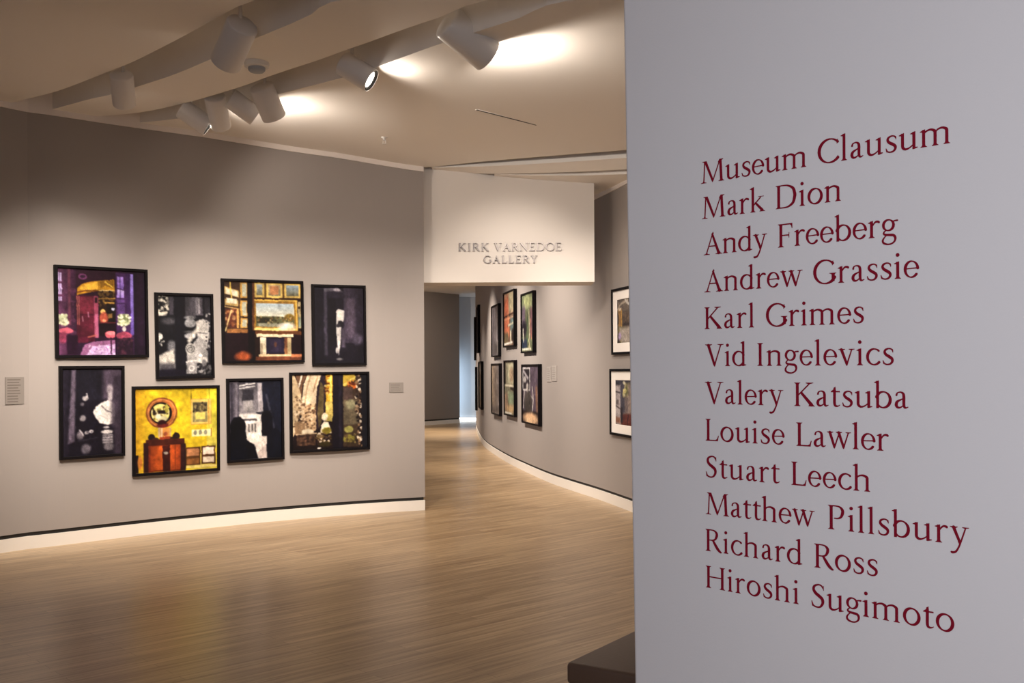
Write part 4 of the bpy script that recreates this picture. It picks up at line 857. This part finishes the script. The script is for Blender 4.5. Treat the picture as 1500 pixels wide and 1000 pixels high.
    p.grain(.05); return p
# ------------------------------------------------------------------ framed photographs
PRINT = bpy.data.materials.new('glazed_photographic_print'); PRINT.use_nodes = True
_nt = PRINT.node_tree; _b = _nt.nodes['Principled BSDF']; _a = _nt.nodes.new('ShaderNodeVertexColor'); _a.layer_name = 'print'
_nt.links.new(_a.outputs['Color'], _b.inputs['Base Color']); _b.inputs['Roughness'].default_value = .55
_b.inputs['Coat Weight'].default_value = .22; _b.inputs['Coat Roughness'].default_value = .03; _b.inputs['Specular IOR Level'].default_value = .15
GAIN = .72
def print_mesh(pic, w, h, y, parent, gain=1.0):
    H, W = pic.h, pic.w; V = []; C = []
    lin = np.where(pic.a/255 <= .04045, pic.a/255/12.92, ((pic.a/255+.055)/1.055)**2.4)*GAIN*gain
    lin = lin*np.clip(.45+1.6*lin.mean(axis=2, keepdims=True)**.6, 0, 1.05)
    for j in range(H):
        for i in range(W): V.append((-w/2+w*i/(W-1), y, h/2-h*j/(H-1)))
    Fc = [(j*W+i, (j+1)*W+i, (j+1)*W+i+1, j*W+i+1) for j in range(H-1) for i in range(W-1)]
    me = bpy.data.meshes.new('print'); me.from_pydata(V, [], Fc); me.update()
    at_ = me.color_attributes.new('print', 'FLOAT_COLOR', 'POINT')
    col = np.ones((H*W, 4), np.float32); col[:, :3] = np.clip(lin.reshape(-1, 3), 0, 1); at_.data.foreach_set('color', col.ravel())
    return link('print', me, PRINT, parent)
def frame_mesh(w, h, d, rail, parent, m):
    # moulding: mitred rails with an outer chamfer, plus a back board
    bm = bmesh.new()
    def loop(hw, hh, y): return [bm.verts.new(p) for p in ((-hw, y, -hh), (hw, y, -hh), (hw, y, hh), (-hw, y, hh))]
    c = .003
    L = [loop(w/2, h/2, -.0), loop(w/2, h/2, -(d-c)), loop(w/2-c, h/2-c, -d), loop(w/2-rail+c, h/2-rail+c, -d), loop(w/2-rail, h/2-rail, -d+c), loop(w/2-rail, h/2-rail, -d+.020)]
    for a, b in zip(L[:-1], L[1:]):
        for k in range(4): bm.faces.new((a[k], a[(k+1) % 4], b[(k+1) % 4], b[k]))
    bm.faces.new(L[0][::-1]); bm.faces.new(L[-1])
    return bm_obj('frame', bm, m, parent)
def framed(label, group, c, tang, w, h, d, pic, rail=.024, matw=None, roll=0.0, gain=1.0):
    # c: centre on the wall, tang: horizontal direction to the viewer's right
    root = thing('framed_photograph', label, 'picture', (c.x, c.y, c.z), group)
    n = Vector((tang.y, -tang.x, 0))                     # out of the wall
    root.matrix_world = Matrix(((tang.x, -n.x, 0, c.x), (tang.y, -n.y, 0, c.y), (0, 0, 1, c.z), (0, 0, 0, 1))) @ Matrix.Rotation(roll, 4, 'Y')
    frame_mesh(w, h, d, rail, root, M['frame'])
    iw, ih, y = w-2*rail+.002, h-2*rail+.002, -d+.0195
    if matw:
        mx, mt = matw; pw, ph = iw-2*mx, ih-2*mt
        bm = bmesh.new(); c2 = .003
        def lp(hw, hh, yy): return [bm.verts.new(p) for p in ((-hw, yy, -hh), (hw, yy, -hh), (hw, yy, hh), (-hw, yy, hh))]
        a, b, e = lp(iw/2, ih/2, y-.004), lp(pw/2+c2, ph/2+c2, y-.004), lp(pw/2, ph/2, y-.001)
        for p, q in ((a, b), (b, e)):
            for k in range(4): bm.faces.new((p[k], p[(k+1) % 4], q[(k+1) % 4], q[k]))
        o = bm_obj('mat_board', bm, M['mat'], root); o['label'] = 'white mat board'
        print_mesh(pic, pw+.004, ph+.004, y-.0006, root, gain)
    else: print_mesh(pic, iw, ih, y-.001, root, gain)
    return root
LEFTS = [((82, 218), (388, 394), (525, 523), pic_purple, 'square framed photograph of a purple room with a gold arch, top left of the group'),
    ((229, 314), (428.5, 430), (556, 553), pic_capitals, 'tall framed black-and-white photograph of carved stone column capitals'),
    ((326, 446), (408, 411), (533, 530), pic_gallery, 'square framed photograph of gilded paintings hung over a white fireplace'),
    ((458, 537), (416, 418), (536, 534), pic_doorway, 'tall framed dark photograph with one pale sliver of light, top right of the group'),
    ((88, 183), (536, 535.5), (674, 667.5), pic_bust, 'tall framed dark photograph of a white marble bust, bottom left of the group'),
    ((194.5, 322), (567, 563), (697, 690), pic_yellow, 'square framed photograph of a yellow room with a round mirror over a cabinet'),
    ((333, 416), (555.5, 552), (678, 673), pic_silhouette, 'tall framed black-and-white photograph of a dark silhouette before a pale chimneypiece'),
    ((425, 541.5), (546, 543.5), (664, 658), pic_arches, 'square framed photograph of carved stone arches and a pale bust, bottom right of the group')]
FD = .045
for (xl, xr), (tl, tr), (bl, br), fn, lab in LEFTS:
    t0, t1 = LW.find(xl, 10), LW.find(xr, 10)
    pl, pr = LW.pos(t0), LW.pos(t1); tg = (pr-pl).normalized(); tg3 = Vector((tg.x, tg.y, 0)); n3_ = Vector((tg.y, -tg.x, 0))
    # solve the plane of the front face so that the outline lands on these columns
    o = Vector((pl.x, pl.y, 0))+n3_*(FD*.8)
    def hit(px):
        u, _ = ray(px, 540); d = (o.x*n3_.x+o.y*n3_.y)/(u*n3_.x+n3_.y); return Vector((u*d, d, 0))
    a, b = hit(xl), hit(xr); w = (b-a).length
    za, zb = at_depth(xl, tl, a.y).z, at_depth(xr, tr, b.y).z; ya, yb2 = at_depth(xl, bl, a.y).z, at_depth(xr, br, b.y).z
    h = (za-ya+zb-yb2)/2; cz = (za+ya+zb+yb2)/4
    c = (a+b)/2-n3_*(FD*.995); c.z = cz
    roll = -math.atan2((zb-za+yb2-ya)/2, w)
    print(lab[:30], 'w %.2f h %.2f roll %.3f' % (w, h, roll))
    framed(lab, 'photographs on the curved left wall', c, tg3, w, h, FD, fn(), .026, None, roll*.6)
# passage wall: outer edges (face left, near end), top and bottom at the near end
PASS = [((760.8, 786), (424, 516), 0, 'framed green-toned photograph, upper row, nearest the white header corner'), ((735.5, 758), (421.5, 507), 1, 'framed orange and teal photograph hung highest on the passage wall'),
    ((717.8, 734.5), (443, 522), 2, 'framed pale grey photograph, third from the right in the upper row'), ((696.8, 703.8), (445, 516.5), 6, 'framed dark photograph, fourth from the right in the upper passage row'), ((694.2, 697.2), (463, 527.5), 6, 'framed dark photograph, farthest in the upper row of the passage'),
    ((761.5, 794), (532, 624.5), 3, 'framed dark photograph with a pale oval at its foot, lower row, nearest'), ((736, 757.8), (526, 611), 4, 'framed pale green photograph, second from the right in the lower row'),
    ((717.3, 735.5), (531, 609.5), 5, 'framed plain beige photograph, third from the right in the lower row'), ((699, 708.5), (528, 600), 7, 'framed brown striped photograph, fourth from the right in the lower passage row'), ((694.8, 699.5), (536, 601), 6, 'framed dark photograph beside the daylit strip, farthest in the lower row')]
for (xl, xr), (yt, yb), kind, lab in PASS:
    far_ = xr < 712
    D = .075
    t0 = SW.find(xr, 0) if xr > 697.6 else SW.find(698.2, 0)+.4*(697.6-xr)
    # near end foot at t0, far end found so that its outer corner lands on xl
    def corner(t):
        p, q = SW.pos(t0), SW.pos(t); tg = (q-p).normalized(); nn = Vector((-tg.y, tg.x)); r = q+nn*D; return project((r.x, r.y, CAMH))[0]
    best = min((abs(corner(t0+.25+.02*k)-xl), t0+.25+.02*k) for k in range(50))[1]
    p, q = SW.pos(t0), SW.pos(best)
    tg = (p-q).normalized(); tg3 = Vector((tg.x, tg.y, 0)); w = (p-q).length
    nn = Vector((tg.y, -tg.x, 0)); d0 = p.y
    zt, zb = at_depth(xr, yt+1, d0).z, at_depth(xr, yb, d0).z
    c = Vector(((p.x+q.x)/2, (p.y+q.y)/2, (zt+zb)/2))
    # a convex wall bulges past the chord: move the frame out to clear it
    mid = SW.pos((t0+best)/2); bul = max(0, (Vector((mid.x, mid.y, 0))-Vector((c.x, c.y, 0))).dot(nn))
    c += nn*bul
    print(lab[:40], 'w %.2f h %.2f d %.1f bulge %.3f' % (w, zt-zb, d0, bul))
    framed(lab, 'photographs on the passage wall', c, tg3, w, zt-zb, D-.02, pic_room(kind), .024)
# two matted photographs at the near end of the passage wall
for xl, (yt, yb), kind, lab in ((898.3, (424.3, 519.5), 8, 'upper of two white-matted black frames at the edge of the white text wall'), (895.3, (540, 636), 9, 'lower of two white-matted black frames at the edge of the white text wall')):
    t1 = SW.find(xl+1.2, 0); tg = -SW.tan(t1); w = .98
    q = SW.pos(t1); p = q+tg*w; tg3 = Vector((tg.x, tg.y, 0))
    zt, zb = at_depth(xl, yt, q.y).z, at_depth(xl, yb, q.y).z
    c = Vector(((p.x+q.x)/2, (p.y+q.y)/2, (zt+zb)/2))
    framed(lab, 'white-matted photographs on the passage wall', c, tg3, w, zt-zb, .035, pic_room(kind), .028, (.13, .10))

# ------------------------------------------------------------------ wall labels
def label_card(lab, curve, side, xl, xr, yt, yb, lines):
    t0, t1 = curve.find(xl, 10 if curve is LW else 0), curve.find(xr, 10 if curve is LW else 0)
    a, b = curve.pos(t0), curve.pos(t1); tg = (b-a).normalized(); w = (b-a).length; m_ = (a+b)/2
    n = Vector((tg.y, -tg.x, 0)); zt, zb = at_depth((xl+xr)/2, yt, m_.y).z, at_depth((xl+xr)/2, yb, m_.y).z; h = zt-zb
    root = thing('wall_label', lab, 'label', (m_.x, m_.y, (zt+zb)/2))
    root.matrix_world = Matrix(((tg.x, -n.x, 0, m_.x), (tg.y, -n.y, 0, m_.y), (0, 0, 1, (zt+zb)/2), (0, 0, 0, 1)))
    bm = bmesh.new(); add_box(bm, (-w/2, -.008, -h/2), (w/2, .0, h/2), .0015); bm_obj('card', bm, M['label' if side > 0 else 'label_pale'], root)
    bm = bmesh.new(); rr = random.Random(len(lab))
    for k in range(lines):
        z = h/2-h*(k+1)/(lines+1); x1 = w/2-w*.12-rr.random()*w*.25
        add_box(bm, (-w/2+w*.1, -.0086, z-h*.018), (x1, -.0078, z+h*.018))
    bm_obj('text_block', bm, M['ink' if side > 0 else 'ink_pale'], root)
label_card('small grey text label at the far left end of the curved wall', LW, 1, 7, 34.5, 552, 592, 9)
label_card('small grey text label between the left group and the wall end', LW, 1, 570, 590.5, 560, 574.5, 5)
label_card('pale text label left of its twin on the passage wall', SW, -1, 801.5, 807.5, 537, 559, 6)
label_card('pale text label right of its twin on the passage wall', SW, -1, 809, 816, 535.5, 558, 6)

# ------------------------------------------------------------------ track spotlights
LIT = {}
def spotlight(label, px, py, depth, ang, tau, length, dia, stem_px, lit=0, aim=None, power=0):
    c = at_depth(px, py, depth); u, v = ray(px, py); view = Vector((u, 1, v)).normalized()
    right = Vector((1, 0, 0)); right = (right-view*right.dot(view)).normalized(); upv = right.cross(view)
    a = math.radians(ang); t = math.radians(tau)
    ax = ((right*math.cos(a)+upv*math.sin(a))*math.cos(t)+view*math.sin(t)).normalized()
    k = depth/F; Lg, R = length*k, dia*k/2
    root = thing('track_spotlight', label, 'lamp', c, 'white track spotlights')
    q = ax.to_track_quat('Z', 'Y').to_matrix().to_4x4()
    bm = bmesh.new()                                       # housing: capped tube, open at the lit end
    add_lathe(bm, [(0, -Lg/2), (R*.9, -Lg/2), (R*.97, -Lg/2+R*.05), (R, -Lg/2+R*.14), (R, Lg/2-.004), (R*.985, Lg/2), (R*.93, Lg/2), (R*.91, Lg/2-.004), (R*.91, Lg/2-R*.55), (0, Lg/2-R*.55)], q, 48)
    bm_obj('housing', bm, M['lamp'], root, True)
    for p in root.children[0].data.polygons: p.use_smooth = True
    root.children[0].data.set_sharp_from_angle(angle=math.radians(38))
    bm = bmesh.new(); add_lathe(bm, [(R*.90, Lg/2-R*.50), (R*.90, Lg/2-.002), (R*.70, Lg/2-.010), (R*.66, Lg/2-R*.44)], q, 48); bm_obj('baffle', bm, M['lamp_dark'], root, True)['label'] = 'black inner ring'
    bm = bmesh.new(); add_lathe(bm, [(0, Lg/2-R*.16), (R*.4, Lg/2-R*.18), (R*.69, Lg/2-R*.22)], q, 40); bm_obj('lens', bm, M['lens'] if lit else M['steel'], root, True)['label'] = 'glowing lens' if lit else 'lens'
    back = c-ax*(Lg*.30)
    sx, sy = stem_px; top = at_depth(sx, sy, back.y)
    zt = zc(top.x)+SD-.03
    top = Vector((back.x+(top.x-back.x)*.8, back.y+.0, zt))
    low = Vector((top.x, top.y, back.z))
    bm = bmesh.new(); rel = lambda p: p-c
    add_lathe(bm, [(0, 0), (.014, 0), (.014, (zt-back.z)), (0, (zt-back.z))], Matrix.Translation(rel(low)), 20); bm_obj('stem', bm, M['lamp'], root, True)
    bm = bmesh.new(); add_box(bm, (-.075, -.02, -.02), (.075, .02, .03), .004, 2, Matrix.Translation(rel(Vector((top.x, top.y, zt))))); bm_obj('track_adapter', bm, M['lamp'], root)
    if power:
        spill = {60: 22, 110: 95, 70: 48, 45: 14}.get(power, 0) if lit else 1.5
        p = c+ax*(Lg/2+.01); tgt = p+ax if aim is None else Vector(aim)
        lamp('spot_beam', 'SPOT', p, power, WARM, tgt, R*.6, 70, .9)
        if spill: lamp('spot_spill', 'SPOT', p, spill, WARM, p+ax, R*.6, 172, .35)
    LIT[label] = (c, ax, R)
    return root
spotlight('white cylindrical spotlight hanging straight down, farthest left on the ceiling', 180, 131, 8.15, -90, 30, 49, 33, (180, 97), 0, (-4.2, 9.2, 1.2), 90)
spotlight('large white spotlight tilted toward the left wall, at the top left', 343, 64, 6.85, -118, 32, 72, 46, (352, 10), 0, (-3.7, 9.5, 1.2), 120)
spotlight('small white spotlight, leftmost of the cluster of four, lens edge lit', 286, 172, 9.05, -37, -8, 46, 30, (281, 148), 1, None, 45)
spotlight('small white spotlight pointing down, second from left in the cluster of four', 319, 163, 8.9, -82, 33, 52, 30, (318, 139), 0, (-2.9, 10.2, 1.3), 90)
spotlight('small white spotlight tilted right, third from left in the cluster of four', 356, 157, 8.75, -38, 2, 44, 30, (342, 134), 1, None, 70)
spotlight('white spotlight, rightmost of the cluster of four, pointing down', 392, 149, 8.5, -70, 20, 50, 36, (388, 117), 0, (-1.6, 10.9, 1.3), 110)
spotlight('white spotlight whose round bright lens faces the viewer, below the ceiling centre', 523, 105, 7.6, -32, -21, 52, 36, (517, 70), 1, None, 60)
spotlight('largest white spotlight, tilted right with a bright glow on the ceiling beside it', 685, 57, 6.85, -39, 17, 80, 51, (672, 10), 1, None, 110)

# ------------------------------------------------------------------ ceiling fittings
p = on_ceiling(376, 91)
root = thing('smoke_detector', 'round white smoke detector with a grey centre on the ceiling between the slots', 'detector', p)
bm = bmesh.new(); add_lathe(bm, [(0, .004), (.092, .004), (.094, -.010), (.090, -.036), (.082, -.042), (0, -.042)], None, 40); bm_obj('base', bm, M['plastic'], root, True).data.set_sharp_from_angle(angle=.6)
bm = bmesh.new(); add_lathe(bm, [(.064, -.040), (.062, -.062), (.050, -.074), (0, -.076)], None, 40); bm_obj('sensor_cap', bm, M['plastic_grey'], root, True)['label'] = 'grey sensor cap'
p = on_ceiling(563, 201)
root = thing('sprinkler_head', 'small chrome sprinkler head under the ceiling before the header', 'sprinkler', p)
bm = bmesh.new(); add_lathe(bm, [(0, .002), (.034, .002), (.034, -.004), (.012, -.010), (.012, -.03), (0, -.03)], None, 24); bm_obj('escutcheon', bm, M['plastic'], root, True)
bm = bmesh.new()
for s in (-1, 1): add_box(bm, (s*.012-.0025, -.003, -.062), (s*.012+.0025, .003, -.028), .001)
add_lathe(bm, [(0, -.062), (.022, -.062), (.022, -.065), (0, -.066)], None, 24); bm_obj('deflector', bm, M['plastic'], root)
a, b = on_ceiling(698, 160), on_ceiling(788, 184)
d = (b-a); L = d.length; d.normalize(); nn = Vector((-d.y, d.x, 0)).normalized(); mid = (a+b)/2
root = thing('slot_diffuser', 'thin dark linear air slot in the ceiling in front of the header', 'air vent', mid)
root.matrix_world = Matrix(((d.x, nn.x, 0, mid.x), (d.y, nn.y, 0, mid.y), (d.z, 0, 1, mid.z), (0, 0, 0, 1)))
bm = bmesh.new(); add_box(bm, (-L/2, -.011, -.001), (L/2, -.009, .01)); add_box(bm, (-L/2, .009, -.001), (L/2, .011, .01)); add_box(bm, (-L/2-.003, -.011, -.001), (-L/2, .011, .01)); add_box(bm, (L/2, -.011, -.001), (L/2+.003, .011, .01)); bm_obj('rim', bm, M['ceiling'], root)
bm = bmesh.new(); add_box(bm, (-L/2, -.009, -.003), (L/2, .009, .008)); bm_obj('opening', bm, M['gap'], root)

# ------------------------------------------------------------------ bench behind the white wall
ZB = .45
P0, P1 = at_z(828.5, 969, ZB), at_z(928, 922.5, ZB)
e1 = (P1-P0); e1.z = 0; e1.normalize(); e2 = Vector((e1.y, -e1.x, 0))
bx = thing('bench', 'low dark brown bench top poking out from behind the white text wall', 'bench', Vector((P0.x, P0.y, 0)))
bx.matrix_world = Matrix(((e1.x, e2.x, 0, P0.x), (e1.y, e2.y, 0, P0.y), (0, 0, 1, 0), (0, 0, 0, 1)))
BL, BW = 1.5, .46
bm = bmesh.new(); add_box(bm, (0, 0, ZB-.085), (BL, BW, ZB), .018, 4); bm_obj('seat', bm, M['leather'], bx, True).data.set_sharp_from_angle(angle=.9)
bm = bmesh.new()
loop = [(.004, .004), (BL-.004, .004), (BL-.004, BW-.004), (.004, BW-.004)]
bm = bmesh.new(); add_box(bm, (.03, .03, ZB-.115), (BL-.03, BW-.03, ZB-.083), .004); bm_obj('seat_frame', bm, M['frame'], bx)
for x in (.10, BL-.10):
    for y in (.07, BW-.07):
        bm = bmesh.new(); add_box(bm, (x-.025, y-.025, 0), (x+.025, y+.025, ZB-.112), .004); bm_obj('leg', bm, M['frame'], bx)
